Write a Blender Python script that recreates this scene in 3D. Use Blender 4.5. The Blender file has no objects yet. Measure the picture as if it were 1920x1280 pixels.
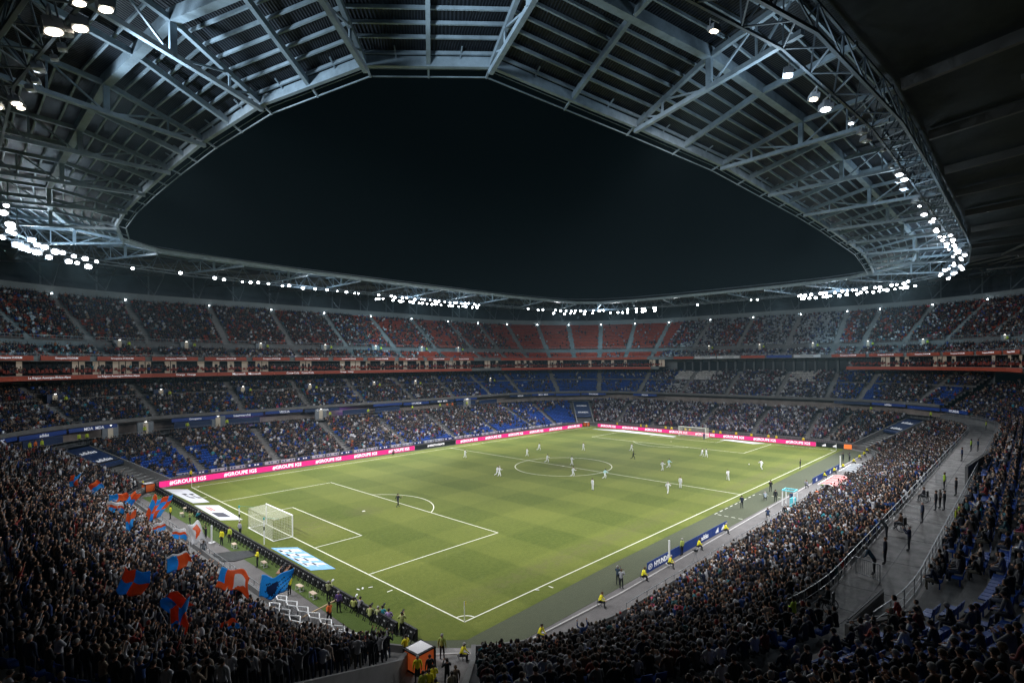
import bpy, bmesh, math, random
import numpy as np
from mathutils import Vector, Matrix
R = math.radians
random.seed(7); rng = np.random.default_rng(7)
SC = bpy.context.scene
COL = SC.collection
# ------------------------------------------------------------------ camera
CAM = np.array([-26.2151, -31.7262, 19.543]); YAW, PIT, ROL = 0.7429, -0.0092, -0.0073
FPX, PX, PY = 1013.07, 960 + 47.0144, 640 + 50.0
_f = np.array([math.cos(PIT)*math.cos(YAW), math.cos(PIT)*math.sin(YAW), math.sin(PIT)])
_r = np.array([math.sin(YAW), -math.cos(YAW), 0.0]); _u = np.cross(_r, _f)
_r2 = _r*math.cos(ROL) + _u*math.sin(ROL); _u2 = -_r*math.sin(ROL) + _u*math.cos(ROL)
cd = bpy.data.cameras.new('camera'); cam = bpy.data.objects.new('camera', cd); COL.objects.link(cam)
cam.matrix_world = Matrix(((_r2[0], _u2[0], -_f[0], CAM[0]), (_r2[1], _u2[1], -_f[1], CAM[1]), (_r2[2], _u2[2], -_f[2], CAM[2]), (0, 0, 0, 1)))
cd.sensor_width = 36; cd.lens = FPX/1920*36; cd.shift_x = -47.0144/1920; cd.shift_y = 50.0/1920
cd.clip_start = 0.1; cd.clip_end = 2000
SC.camera = cam
# ------------------------------------------------------------------ world, exposure
W = bpy.data.worlds.new('World'); SC.world = W; W.use_nodes = True
W.node_tree.nodes['Background'].inputs[0].default_value = (0.0008, 0.0019, 0.0023, 1)
W.node_tree.nodes['Background'].inputs[1].default_value = 1.0
SC.view_settings.view_transform = 'Standard'; SC.view_settings.look = 'None'
SC.view_settings.exposure = 0.38; SC.view_settings.gamma = 1
SC.cycles.use_denoising = True
SC.cycles.max_bounces = 4; SC.cycles.diffuse_bounces = 3; SC.cycles.glossy_bounces = 2
SC.cycles.sample_clamp_indirect = 3.0
SC.cycles.use_light_tree = True

def ray(px, py):
    return _f + _r2*(px-PX)/FPX - _u2*(py-PY)/FPX
def at(px, py, z=0.0):
    """point of the horizontal plane at height z that shows at photograph pixel px, py"""
    d = ray(px, py); t = (z-CAM[2])/d[2]; return CAM + t*d
def at_d(px, py, depth):
    return CAM + ray(px, py)*depth
def px_of(P):
    d = P-CAM; w = d@_f; w = np.where(w > 0.1, w, 0.1)
    return PX + FPX*(d@_r2)/w, PY - FPX*(d@_u2)/w, d@_f

# ------------------------------------------------------------------ lamps of the floodlights, and fill spots added to them
CXY = (52.5, 34.0)
FLOOD_E = 26500.0
HAZE = 0.00014
def lamp(kind, loc, energy, color=(0.95, 0.97, 1.0), aim=None, cone=90, blend=0.6, size=0.5):
    l = bpy.data.lights.new('flood_and_fill_spot' if kind == 'SPOT' else 'floodlight_spill', kind); l.energy = energy; l.color = color
    l.shadow_soft_size = size
    o = bpy.data.objects.new(l.name, l); COL.objects.link(o); o.location = loc
    if kind == 'SPOT':
        l.spot_size = R(cone); l.spot_blend = blend
        o.rotation_euler = (Vector(aim)-Vector(loc)).to_track_quat('-Z', 'Y').to_euler()
    return o

# ------------------------------------------------------------------ materials
MATS = {}
def mat(name, col, rough=0.7, metal=0.0, var=0.0, scale=3.0, emit=None, estr=1.0, bump=0.0, spec=0.3):
    if name in MATS: return MATS[name]
    m = bpy.data.materials.new(name); m.use_nodes = True; nt = m.node_tree; b = nt.nodes['Principled BSDF']
    b.inputs['Base Color'].default_value = (*col, 1); b.inputs['Roughness'].default_value = rough
    b.inputs['Metallic'].default_value = metal; b.inputs['Specular IOR Level'].default_value = spec
    if emit:
        b.inputs['Emission Color'].default_value = (*emit, 1); b.inputs['Emission Strength'].default_value = estr
        m.cycles.emission_sampling = 'NONE'
    if var > 0:
        tc = nt.nodes.new('ShaderNodeTexCoord'); no = nt.nodes.new('ShaderNodeTexNoise'); no.inputs['Scale'].default_value = scale
        no.inputs['Detail'].default_value = 6; no.inputs['Roughness'].default_value = 0.65
        nt.links.new(tc.outputs['Object'], no.inputs['Vector'])
        mr = nt.nodes.new('ShaderNodeMapRange'); mr.inputs[1].default_value = 0.3; mr.inputs[2].default_value = 0.7
        mr.inputs[3].default_value = 1-var; mr.inputs[4].default_value = 1+var
        nt.links.new(no.outputs['Fac'], mr.inputs[0])
        mx = nt.nodes.new('ShaderNodeVectorMath'); mx.operation = 'SCALE'; mx.inputs[0].default_value = col
        nt.links.new(mr.outputs[0], mx.inputs['Scale']); nt.links.new(mx.outputs[0], b.inputs['Base Color'])
        if bump > 0:
            bp_ = nt.nodes.new('ShaderNodeBump'); bp_.inputs['Strength'].default_value = bump; bp_.inputs['Distance'].default_value = 0.05
            nt.links.new(no.outputs['Fac'], bp_.inputs['Height']); nt.links.new(bp_.outputs[0], b.inputs['Normal'])
    MATS[name] = m; return m

concrete = mat('concrete', (0.15, 0.147, 0.145), 0.8, var=0.22, scale=0.6, bump=0.2)
wet_floor = mat('walkway concrete', (0.17, 0.16, 0.155), 0.62, var=0.6, scale=0.9, bump=0.3, spec=0.15)
track_m = mat('track asphalt', (0.13, 0.12, 0.118), 0.8, var=0.15, scale=0.8)
white_p = mat('white paint', (0.75, 0.75, 0.75), 0.5)
steel = mat('roof steel', (0.30, 0.37, 0.42), 0.5, var=0.28, scale=0.9)
steel_d = mat('dark steel', (0.05, 0.055, 0.06), 0.6)
rail_m = mat('galvanised rail', (0.24, 0.25, 0.26), 0.45, metal=0.4)
blue_seat = mat('blue plastic', (0.012, 0.055, 0.28), 0.4)
red_seat = mat('red plastic', (0.22, 0.03, 0.015), 0.6)
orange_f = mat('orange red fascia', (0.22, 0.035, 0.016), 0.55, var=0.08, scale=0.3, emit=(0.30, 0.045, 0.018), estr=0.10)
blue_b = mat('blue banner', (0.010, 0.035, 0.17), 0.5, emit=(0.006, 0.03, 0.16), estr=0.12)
navy = mat('navy panel', (0.012, 0.03, 0.09), 0.5)
dark_wall = mat('dark rear cladding', (0.05, 0.06, 0.068), 0.8, var=0.2, scale=0.3)
grey_wall = mat('grey rendered wall', (0.20, 0.22, 0.24), 0.8, var=0.12, scale=0.5)
parapet_m = mat('pale parapet', (0.20, 0.22, 0.23), 0.7, var=0.08, scale=0.5)
black = mat('black', (0.012, 0.012, 0.014), 0.6)
letter_w = mat('white lettering', (0.8, 0.8, 0.8), 0.5, emit=(0.8, 0.82, 0.9), estr=0.22)
letter_led = mat('lit white lettering', (0.8, 0.8, 0.8), 0.5, emit=(1, 0.93, 0.98), estr=0.8)
pink = mat('pink led panel', (0.4, 0.02, 0.12), 0.5, emit=(0.80, 0.018, 0.20), estr=0.85)
led_black = mat('black led panel', (0.01, 0.01, 0.012), 0.4, emit=(0.01, 0.012, 0.015), estr=0.6)
led_orange = mat('orange led panel', (0.5, 0.12, 0.02), 0.5, emit=(0.9, 0.2, 0.04), estr=0.8)
lens_m = mat('lit floodlight glass', (1, 1, 1), 0.3, emit=(0.88, 0.95, 1.0), estr=45)
lens_far = mat('lit floodlight glass far', (1, 1, 1), 0.3, emit=(0.88, 0.95, 1.0), estr=90)
lens_warm = mat('warm floodlight glass', (1, 1, 1), 0.3, emit=(1.0, 0.86, 0.66), estr=30)
lens_off = mat('dim floodlight glass', (0.55, 0.57, 0.6), 0.15)
lamp_w = mat('small lamp glass', (1, 1, 1), 0.3, emit=(1, 0.95, 0.85), estr=4)
warm_in = mat('lit suite interior', (0.45, 0.40, 0.34), 0.8, emit=(0.42, 0.34, 0.26), estr=0.22)
glass_d = mat('dark suite glass', (0.015, 0.02, 0.024), 0.15)
yellow = mat('yellow jacket', (0.75, 0.62, 0.04), 0.6, emit=None)
net_m = mat('net cord', (0.62, 0.62, 0.5), 0.8)

def tarp(name, col, rough=0.35):
    m = mat(name, col, rough, var=0.15, scale=1.2); nt = m.node_tree; b = nt.nodes['Principled BSDF']
    tr = nt.nodes.new('ShaderNodeBsdfTranslucent'); mx = nt.nodes.new('ShaderNodeMixShader'); mx.inputs[0].default_value = 0.45
    nt.links.new(b.inputs['Base Color'].links[0].from_socket, tr.inputs[0]); nt.links.new(b.outputs[0], mx.inputs[1]); nt.links.new(tr.outputs[0], mx.inputs[2])
    nt.links.new(mx.outputs[0], [n for n in nt.nodes if n.type == 'OUTPUT_MATERIAL'][0].inputs['Surface']); return m
flag_red, flag_blue, flag_white, flag_navy = tarp('flag red', (0.75, 0.13, 0.03)), tarp('flag blue', (0.03, 0.36, 0.80)), tarp('flag white', (0.7, 0.7, 0.72)), tarp('flag navy', (0.012, 0.03, 0.10))

# ------------------------------------------------------------------ object helpers
def tag(o, label=None, cat=None, group=None, kind=None):
    if label: o['label'] = label
    if cat: o['category'] = cat
    if group: o['group'] = group
    if kind: o['kind'] = kind
    return o
def empty(name, loc=(0, 0, 0), rz=0.0, **k):
    o = bpy.data.objects.new(name, None); COL.objects.link(o); o.location = loc; o.rotation_euler = (0, 0, rz)
    return tag(o, **k)
class MB:
    def __init__(s): s.v = []; s.f = []; s.m = []
    def add(s, vs, fs, mi=0):
        n = len(s.v); s.v += [tuple(map(float, v)) for v in vs]; s.f += [tuple(i+n for i in f) for f in fs]; s.m += [mi]*len(fs); return s
    def box(s, c, d, rz=0.0, mi=0):
        cx, cy, cz = c; a, b, h = d[0]/2, d[1]/2, d[2]/2; co, si = math.cos(rz), math.sin(rz)
        vs = [(cx+x*co-y*si, cy+x*si+y*co, cz+z) for z in (-h, h) for x, y in ((-a, -b), (a, -b), (a, b), (-a, b))]
        return s.add(vs, [(3, 2, 1, 0), (4, 5, 6, 7), (0, 1, 5, 4), (1, 2, 6, 5), (2, 3, 7, 6), (3, 0, 4, 7)], mi)
    def bar(s, p, q, w=0.1, h=None, mi=0):
        h = h or w; p = Vector(p); q = Vector(q); d = (q-p)
        if d.length < 1e-6: return s
        d.normalize(); up = Vector((0, 0, 1)) if abs(d.z) < 0.95 else Vector((1, 0, 0))
        a = d.cross(up).normalized(); b = a.cross(d).normalized()
        vs = [e + a*x*w/2 + b*y*h/2 for e in (p, q) for x, y in ((-1, -1), (1, -1), (1, 1), (-1, 1))]
        return s.add(vs, [(3, 2, 1, 0), (4, 5, 6, 7), (0, 1, 5, 4), (1, 2, 6, 5), (2, 3, 7, 6), (3, 0, 4, 7)], mi)
    def tube(s, p, q, r0=0.05, r1=None, n=8, mi=0):
        r1 = r0 if r1 is None else r1; p = Vector(p); q = Vector(q); d = (q-p).normalized()
        up = Vector((0, 0, 1)) if abs(d.z) < 0.95 else Vector((1, 0, 0)); a = d.cross(up).normalized(); b = a.cross(d)
        vs = [e + (a*math.cos(2*math.pi*i/n)+b*math.sin(2*math.pi*i/n))*r for e, r in ((p, r0), (q, r1)) for i in range(n)]
        fs = [(i, (i+1) % n, n+(i+1) % n, n+i) for i in range(n)] + [tuple(range(n))[::-1], tuple(range(n, 2*n))]
        return s.add(vs, fs, mi)
    def ball(s, c, r, n=8, k=5, mi=0, sc=(1, 1, 1)):
        vs = [(c[0]+r*sc[0]*math.sin(math.pi*j/k)*math.cos(2*math.pi*i/n), c[1]+r*sc[1]*math.sin(math.pi*j/k)*math.sin(2*math.pi*i/n), c[2]+r*sc[2]*math.cos(math.pi*j/k)) for j in range(k+1) for i in range(n)]
        return s.add(vs, [(j*n+i, (j+1)*n+i, (j+1)*n+(i+1) % n, j*n+(i+1) % n) for j in range(k) for i in range(n)], mi)
    def quad(s, a, b, c, d, mi=0): return s.add([a, b, c, d], [(0, 1, 2, 3)], mi)
    def prism(s, poly, z0, z1, mi=0):
        n = len(poly); vs = [(*p, z0) for p in poly]+[(*p, z1) for p in poly]
        return s.add(vs, [tuple(range(n))[::-1], tuple(range(n, 2*n))]+[(i, (i+1) % n, n+(i+1) % n, n+i) for i in range(n)], mi)
    def mesh(s, name, mats, smooth=False):
        me = bpy.data.meshes.new(name); me.from_pydata(s.v, [], s.f)
        for m in (mats if isinstance(mats, (list, tuple)) else [mats]): me.materials.append(m)
        me.polygons.foreach_set('material_index', s.m)
        if smooth: me.polygons.foreach_set('use_smooth', [True]*len(s.f))
        me.update(); return me
    def build(s, name, mats, parent=None, smooth=False, **k):
        return link(name, s.mesh(name, mats, smooth), parent, **k)
def link(name, me, parent=None, loc=None, rz=None, **k):
    o = bpy.data.objects.new(name, me); COL.objects.link(o)
    if parent is not None: o.parent = parent
    if loc is not None: o.location = loc
    if rz is not None: o.rotation_euler = (0, 0, rz)
    return tag(o, **k)
def copy_tree(o, parent=None):
    c = o.copy(); COL.objects.link(c); c.parent = parent
    for ch in list(o.children): copy_tree(ch, c)
    return c

TXT = {}
def text_mesh(s, m, bold=0.0):
    k = (s, m.name, bold)
    if k not in TXT:
        c = bpy.data.curves.new('lettering', 'FONT'); c.body = s; c.size = 1.0; c.extrude = 0.01; c.align_x = 'CENTER'; c.align_y = 'CENTER'; c.resolution_u = 2; c.offset = bold
        o = bpy.data.objects.new('tmp', c); COL.objects.link(o); bpy.context.view_layer.update()
        me = bpy.data.meshes.new_from_object(o); me.name = 'lettering'
        bpy.data.objects.remove(o); me.materials.clear(); me.materials.append(m)
        xs = [v.co.x for v in me.vertices]; ys = [v.co.y for v in me.vertices]
        cx, cy = (min(xs)+max(xs))/2, (min(ys)+max(ys))/2; w, h = max(xs)-min(xs), max(ys)-min(ys)
        for v in me.vertices: v.co.x = (v.co.x-cx)/w; v.co.y = (v.co.y-cy)/h
        TXT[k] = (me, w/h)
    return TXT[k]
def lettering(s, m, center, right, up, width=None, height=None, parent=None, bold=0.0, name='lettering', off=0.03):
    """flat letters on a panel: right and up are the panel's axes"""
    me, asp = text_mesh(s, m, bold)
    if width is None: width = height*asp
    if height is None: height = width/asp
    r = Vector(right).normalized(); u = Vector(up).normalized(); n = r.cross(u)
    o = bpy.data.objects.new(name, me); COL.objects.link(o)
    c = Vector(center)+n*off
    M = Matrix(((r.x*width, u.x*height, n.x, c.x), (r.y*width, u.y*height, n.y, c.y), (r.z*width, u.z*height, n.z, c.z), (0, 0, 0, 1)))
    if parent is not None:
        o.parent = parent; bpy.context.view_layer.update() if False else None
        o.matrix_parent_inverse = Matrix.Identity(4)
        pm = parent_world(parent); M = pm.inverted() @ M
    o.matrix_local = M
    return o
def parent_world(p):
    M = p.matrix_basis.copy()
    q = p.parent
    while q is not None: M = q.matrix_basis @ M; q = q.parent
    return M
TRI = None
def three_stripes(center, right, up, size, m, parent, name='emblem'):
    """the slanted three-bar mountain mark"""
    r = Vector(right).normalized(); u = Vector(up).normalized(); n = r.cross(u); c = Vector(center)+n*0.03; b = MB()
    P = lambda x, y: c + r*x*size + u*y*size
    for i in range(3):
        x0 = -0.62+0.4*i; h = 0.42+0.26*i
        b.quad(P(x0, -0.45), P(x0+0.33, -0.45), P(x0+0.33+0.0, -0.45+h*0.35), P(x0+0.33-h*0.30, -0.45+h*0.95), 0)
        b.quad(P(x0, -0.45), P(x0+0.33, -0.45), P(x0+0.33-h*0.30, -0.45+h*0.95), P(x0-h*0.12, -0.45+h*0.55), 0)
    return b.build(name, m, parent)

# ------------------------------------------------------------------ stadium path: point = base + n * (9 + offset from the pitch line)
CX0, CX1, CY0, CY1 = 9.0, 96.0, 9.0, 59.0
def make_stations():
    S = []
    for x in np.linspace(CX0, CX1, 30)[:-1]: S.append((x, CY0, 0, -1, 'near', x))
    for a in np.linspace(-90, 0, 31)[:-1]: S.append((CX1, CY0, math.cos(R(a)), math.sin(R(a)), 'near_right', a))
    for y in np.linspace(CY0, CY1, 18)[:-1]: S.append((CX1, y, 1, 0, 'right', y))
    for a in np.linspace(0, 90, 31)[:-1]: S.append((CX1, CY1, math.cos(R(a)), math.sin(R(a)), 'far_right', a))
    for x in np.linspace(CX1, CX0, 30)[:-1]: S.append((x, CY1, 0, 1, 'far', x))
    for a in np.linspace(90, 180, 31)[:-1]: S.append((CX0, CY1, math.cos(R(a)), math.sin(R(a)), 'far_left', a))
    for y in np.linspace(CY1, CY0, 18)[:-1]: S.append((CX0, y, -1, 0, 'left', y))
    for a in np.linspace(180, 270, 31)[:-1]: S.append((CX0, CY0, math.cos(R(a)), math.sin(R(a)), 'near_left', a))
    return S
ST = make_stations(); NS = len(ST)
def P(i, o):
    s = ST[i % NS]; return (s[0]+s[2]*(9+o), s[1]+s[3]*(9+o))
def idx(side, t):
    c = [(abs(s[5]-t), i) for i, s in enumerate(ST) if s[4] == side]; return min(c)[1]
def sweep(b, prof, i0, i1, mi=0):
    """i0..i1 station indices, ccw"""
    if i1 < i0: i1 += NS
    vs = []; k = len(prof)
    for i in range(i0, i1+1):
        for o, z in prof:
            x, y = P(i, o); vs.append((x, y, z))
    fs = [(a*k+j, (a+1)*k+j, (a+1)*k+j+1, a*k+j+1) for a in range(i1-i0) for j in range(k-1)]
    return b.add(vs, fs, mi)
AISLE = []
for x in (2.5+14.8*1, 32, 46.6, 61.4, 76.1, 91): AISLE.append((x, 'far')); AISLE.append((x-4.0, 'near'))
for y in (7+2, 22, 36.8, 51.7): AISLE.append((y, 'right')); AISLE.append((y+2, 'left'))
def aisle_geo(t, side):
    if side == 'near': return (t, CY0, 0, -1)
    if side == 'far': return (t, CY1, 0, 1)
    if side == 'right': return (CX1, t, 1, 0)
    if side == 'left': return (CX0, t, -1, 0)
    c = {'far_right': (CX1, CY1), 'near_right': (CX1, CY0), 'far_left': (CX0, CY1), 'near_left': (CX0, CY0)}[side]
    return (*c, math.cos(R(t)), math.sin(R(t)))
CORNER_UP = [8.3, 21, 33.7, 46, 58, 70, 82]
UPA = [aisle_geo(t, s) for t, s in AISLE if s in ('far', 'right')] + [aisle_geo(a, 'far_right') for a in CORNER_UP] + \
      [aisle_geo(90+a, 'far_left') for a in CORNER_UP] + [aisle_geo(-a, 'near_right') for a in CORNER_UP]
LOA = [aisle_geo(t, s) for t, s in AISLE] + [aisle_geo(a, 'far_right') for a in (14, 76)] + [aisle_geo(90+a, 'far_left') for a in (14, 76)] + \
      [aisle_geo(-a, 'near_right') for a in (14, 76)] + [aisle_geo(180+a, 'near_left') for a in (14, 76)]
MIDA = [aisle_geo(t, s) for t, s in AISLE] + [aisle_geo(q+a, s) for q, s in ((0, 'far_right'), (90, 'far_left'), (-90, 'near_right'), (180, 'near_left')) for a in (12, 34, 56, 78)]

# profiles -------------------------------------------------------------
RAKE = [(9.6+0.8*i, 0.45+0.35*i) for i in range(17)]            # lower block rows
FAR_MID = [(27.4+0.8*i+(0.9 if i > 7 else 0), 9.1+0.5*i+(0.35 if i > 7 else 0)) for i in range(14)]
NEAR_MID = [(27.6+0.85*i, 7.6+0.43*i) for i in range(15)]
UP_FRONT = [(31.5+0.8*i, 20.75+0.42*i) for i in range(5)]
UP_MAIN = [(37.0+0.8*i, 24.3+0.6*i) for i in range(16)]
def steps(rows, pitch, z_front=None):
    pr = []
    zf = rows[0][1] if z_front is None else z_front
    pr.append((rows[0][0], zf))
    for k, (o, z) in enumerate(rows):
        pr.append((o, z)); nxt = rows[k+1][0] if k+1 < len(rows) else o+pitch
        pr.append((nxt, z))
    return pr
SEC = {'near': (idx('near_left', 228), idx('near_right', -45)), 'right': (idx('near_right', -45), idx('far_right', 45)),
       'far': (idx('far_right', 45), idx('far_left', 177)), 'left': (idx('far_left', 177), idx('near_left', 216))}

# ------------------------------------------------------------------ ground, pitch, markings
b = MB(); b.prism([(-160, -160), (260, -160), (260, 230), (-160, 230)], -0.5, -0.012); b.build('ground', track_m, kind='structure')
def grass_mat(name, base, dark, striped):
    m = bpy.data.materials.new(name); m.use_nodes = True; nt = m.node_tree; L = nt.links; bs = nt.nodes['Principled BSDF']
    bs.inputs['Roughness'].default_value = 0.85; bs.inputs['Specular IOR Level'].default_value = 0.15
    tc = nt.nodes.new('ShaderNodeTexCoord'); sx = nt.nodes.new('ShaderNodeSeparateXYZ'); L.new(tc.outputs['Object'], sx.inputs[0])
    def N(t, **k):
        n = nt.nodes.new(t)
        for a, v in k.items(): setattr(n, a, v)
        return n
    def M(op, a, c):
        n = N('ShaderNodeMath', operation=op)
        for i, v in enumerate((a, c)):
            if v is None: continue
            if isinstance(v, (int, float)): n.inputs[i].default_value = v
            else: L.new(v, n.inputs[i])
        return n.outputs[0]
    n1 = N('ShaderNodeTexNoise'); n1.inputs['Scale'].default_value = 0.09; n1.inputs['Detail'].default_value = 5; L.new(tc.outputs['Object'], n1.inputs['Vector'])
    n2 = N('ShaderNodeTexNoise'); n2.inputs['Scale'].default_value = 2.5; n2.inputs['Detail'].default_value = 8; L.new(tc.outputs['Object'], n2.inputs['Vector'])
    fac = M('ADD', M('MULTIPLY', n1.outputs['Fac'], 0.55), M('MULTIPLY', n2.outputs['Fac'], 0.45))
    if striped:
        wx = M('MULTIPLY', M('SINE', M('MULTIPLY', M('ADD', sx.outputs[0], 0.2), math.pi/5.5), None), 7.0)
        wy = M('MULTIPLY', M('SINE', M('MULTIPLY', M('ADD', sx.outputs[1], 1.5), math.pi/6.8), None), 7.0)
        cl = lambda v: M('MINIMUM', M('MAXIMUM', v, -1.0), 1.0)
        fac = M('ADD', fac, M('ADD', M('MULTIPLY', cl(wx), 0.08), M('MULTIPLY', cl(wy), 0.06)))
    cr = N('ShaderNodeValToRGB'); cr.color_ramp.elements[0].position = 0.25; cr.color_ramp.elements[0].color = (*dark, 1)
    cr.color_ramp.elements[1].position = 0.75; cr.color_ramp.elements[1].color = (*base, 1)
    L.new(fac, cr.inputs[0]); L.new(cr.outputs[0], bs.inputs['Base Color'])
    if striped:
        wear = None
        for cx_, cy_, rx_, ry_ in ((2.5, 34, 5.0, 7.5), (102.5, 34, 5.0, 7.5), (11, 34, 3, 3), (52.5, 34, 4, 4), (20, 3, 26, 1.8), (70, 2.5, 30, 1.5)):
            dx = M('DIVIDE', M('SUBTRACT', sx.outputs[0], cx_), rx_); dy = M('DIVIDE', M('SUBTRACT', sx.outputs[1], cy_), ry_)
            d_ = M('SUBTRACT', 1.0, M('ADD', M('MULTIPLY', dx, dx), M('MULTIPLY', dy, dy))); d_ = M('MAXIMUM', d_, 0.0)
            wear = d_ if wear is None else M('MAXIMUM', wear, d_)
        n4 = N('ShaderNodeTexNoise'); n4.inputs['Scale'].default_value = 1.3; n4.inputs['Detail'].default_value = 8; n4.inputs['Roughness'].default_value = 0.75; L.new(tc.outputs['Object'], n4.inputs['Vector'])
        n5 = N('ShaderNodeTexNoise'); n5.inputs['Scale'].default_value = 0.5; n5.inputs['Detail'].default_value = 9; n5.inputs['Roughness'].default_value = 0.8; L.new(tc.outputs['Object'], n5.inputs['Vector'])
        spots = M('MULTIPLY', M('MAXIMUM', M('SUBTRACT', n5.outputs['Fac'], 0.60), 0.0), 3.0)
        wf = M('MINIMUM', M('ADD', M('MULTIPLY', wear, M('MAXIMUM', M('MULTIPLY', M('SUBTRACT', n4.outputs['Fac'], 0.40), 3.0), 0.0)), spots), 0.55)
        mixw = N('ShaderNodeMixRGB'); L.new(wf, mixw.inputs[0]); L.new(cr.outputs[0], mixw.inputs[1]); mixw.inputs[2].default_value = (0.115, 0.105, 0.045, 1); L.new(mixw.outputs[0], bs.inputs['Base Color'])
    bu = N('ShaderNodeBump'); bu.inputs['Strength'].default_value = 0.4; bu.inputs['Distance'].default_value = 0.05
    n3 = N('ShaderNodeTexNoise'); n3.inputs['Scale'].default_value = 12; n3.inputs['Detail'].default_value = 4; L.new(tc.outputs['Object'], n3.inputs['Vector'])
    L.new(n3.outputs['Fac'], bu.inputs['Height']); L.new(bu.outputs[0], bs.inputs['Normal'])
    return m
g_pitch = grass_mat('pitch grass', (0.134, 0.152, 0.026), (0.064, 0.088, 0.010), True)
g_turf = grass_mat('artificial turf', (0.085, 0.092, 0.055), (0.058, 0.068, 0.042), False)
g_edge = grass_mat('edge grass', (0.085, 0.12, 0.028), (0.05, 0.08, 0.018), False)
b = MB(); b.prism([(-5.6, 74), (-5.6, -0.5), (-3.4, -2.6), (-1.5, -5.2), (108, -5.4), (109.5, -2), (109.5, 72.4), (-4, 74)], -0.010, 0.004); b.build('artificial_turf', g_turf, kind='structure')
b = MB(); b.prism([(-4.2, 70.5), (-4.2, 0.5), (-1.6, -2.2), (16, -1.6), (108, -0.8), (108, 70.5)], 0.0045, 0.008); b.build('pitch', g_pitch, kind='structure')
b = MB(); b.prism([(-7.0, 66), (-6.4, 40), (-6.2, 15), (-6.4, 1.5), (-5.6, -0.8), (-4.5, 0.5), (-4.5, 66)], 0.0045, 0.008); b.build('grass_strip', g_edge, kind='structure')
line_m = mat('pitch line paint', (0.74, 0.74, 0.62), 0.8, var=0.12, scale=1.5)
b = MB(); LZ = 0.012
def ln(x0, y0, x1, y1, w=0.12):
    d = Vector((x1-x0, y1-y0)).normalized(); n = Vector((-d.y, d.x))*w/2; e = d*w/2
    b.add([(x0-e.x+n.x, y0-e.y+n.y, LZ), (x1+e.x+n.x, y1+e.y+n.y, LZ), (x1+e.x-n.x, y1+e.y-n.y, LZ), (x0-e.x-n.x, y0-e.y-n.y, LZ)], [(0, 3, 2, 1)])
def arc(cx, cy, r, a0, a1, w=0.12, n=48):
    vs = []
    for i in range(n+1):
        a = R(a0+(a1-a0)*i/n)
        for q in (r-w/2, r+w/2): vs.append((cx+q*math.cos(a), cy+q*math.sin(a), LZ+0.002))
    b.add(vs, [(2*i, 2*i+1, 2*i+3, 2*i+2) for i in range(n)])
ln(0, 0, 105, 0); ln(0, 68, 105, 68); ln(0, 0.06, 0, 67.94); ln(105, 0.06, 105, 67.94); ln(52.5, 0.06, 52.5, 67.94)
arc(52.5, 34, 9.15, 0, 360, n=96); arc(52.5, 34, 0.12, 0, 360, 0.2, 16)
for s, X in ((1, 0), (-1, 105)):
    f = lambda x: X+s*x
    ln(f(0.06), 13.84, f(16.5), 13.84); ln(f(0.06), 54.16, f(16.5), 54.16); ln(f(16.5), 13.9, f(16.5), 54.1)
    ln(f(0.06), 24.84, f(5.5), 24.84); ln(f(0.06), 43.16, f(5.5), 43.16); ln(f(5.5), 24.9, f(5.5), 43.1)
    arc(f(11), 34, 0.1, 0, 360, 0.2, 16)
    if s == 1: arc(11, 34, 9.15, -53.05, 53.05)
    else: arc(94, 34, 9.15, 180-53.05, 180+53.05)
    for y, a in ((0, 0), (68, -90)):
        a0 = a if s == 1 else {0: 90, -90: 180}[a]; arc(X, y, 1.0, a0+3, a0+87, n=12)
    for y in (9.15, 58.85): ln(f(-0.5), y, f(-0.9), y)
for x in (9.15,): ln(x, -0.5, x, -0.9)
b.build('pitch_markings', line_m, kind='structure')
# technical area dashes
b = MB()
for k in range(9): b.box((40.5+1.6*k, -1.6, 0.012), (0.8, 0.1, 0.003)); 
for k in range(4): b.box((40.2, -2.2-0.9*k, 0.012), (0.1, 0.5, 0.003)); b.box((54.4, -2.2-0.9*k, 0.012), (0.1, 0.5, 0.003))
b.build('technical_area_markings', line_m, kind='structure')
# kerb line between turf and track
b = MB(); kerb = [(-5.9, 4), (-5.6, -0.9), (-3.4, -3.0), (-1.2, -5.45), (12, -6.0), (50, -5.75), (108, -5.6)]
for p, q in zip(kerb[:-1], kerb[1:]): b.bar((*p, 0.03), (*q, 0.03), 0.14, 0.07)
b.build('kerb', mat('kerb stone', (0.42, 0.40, 0.39), 0.8), kind='structure')

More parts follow.
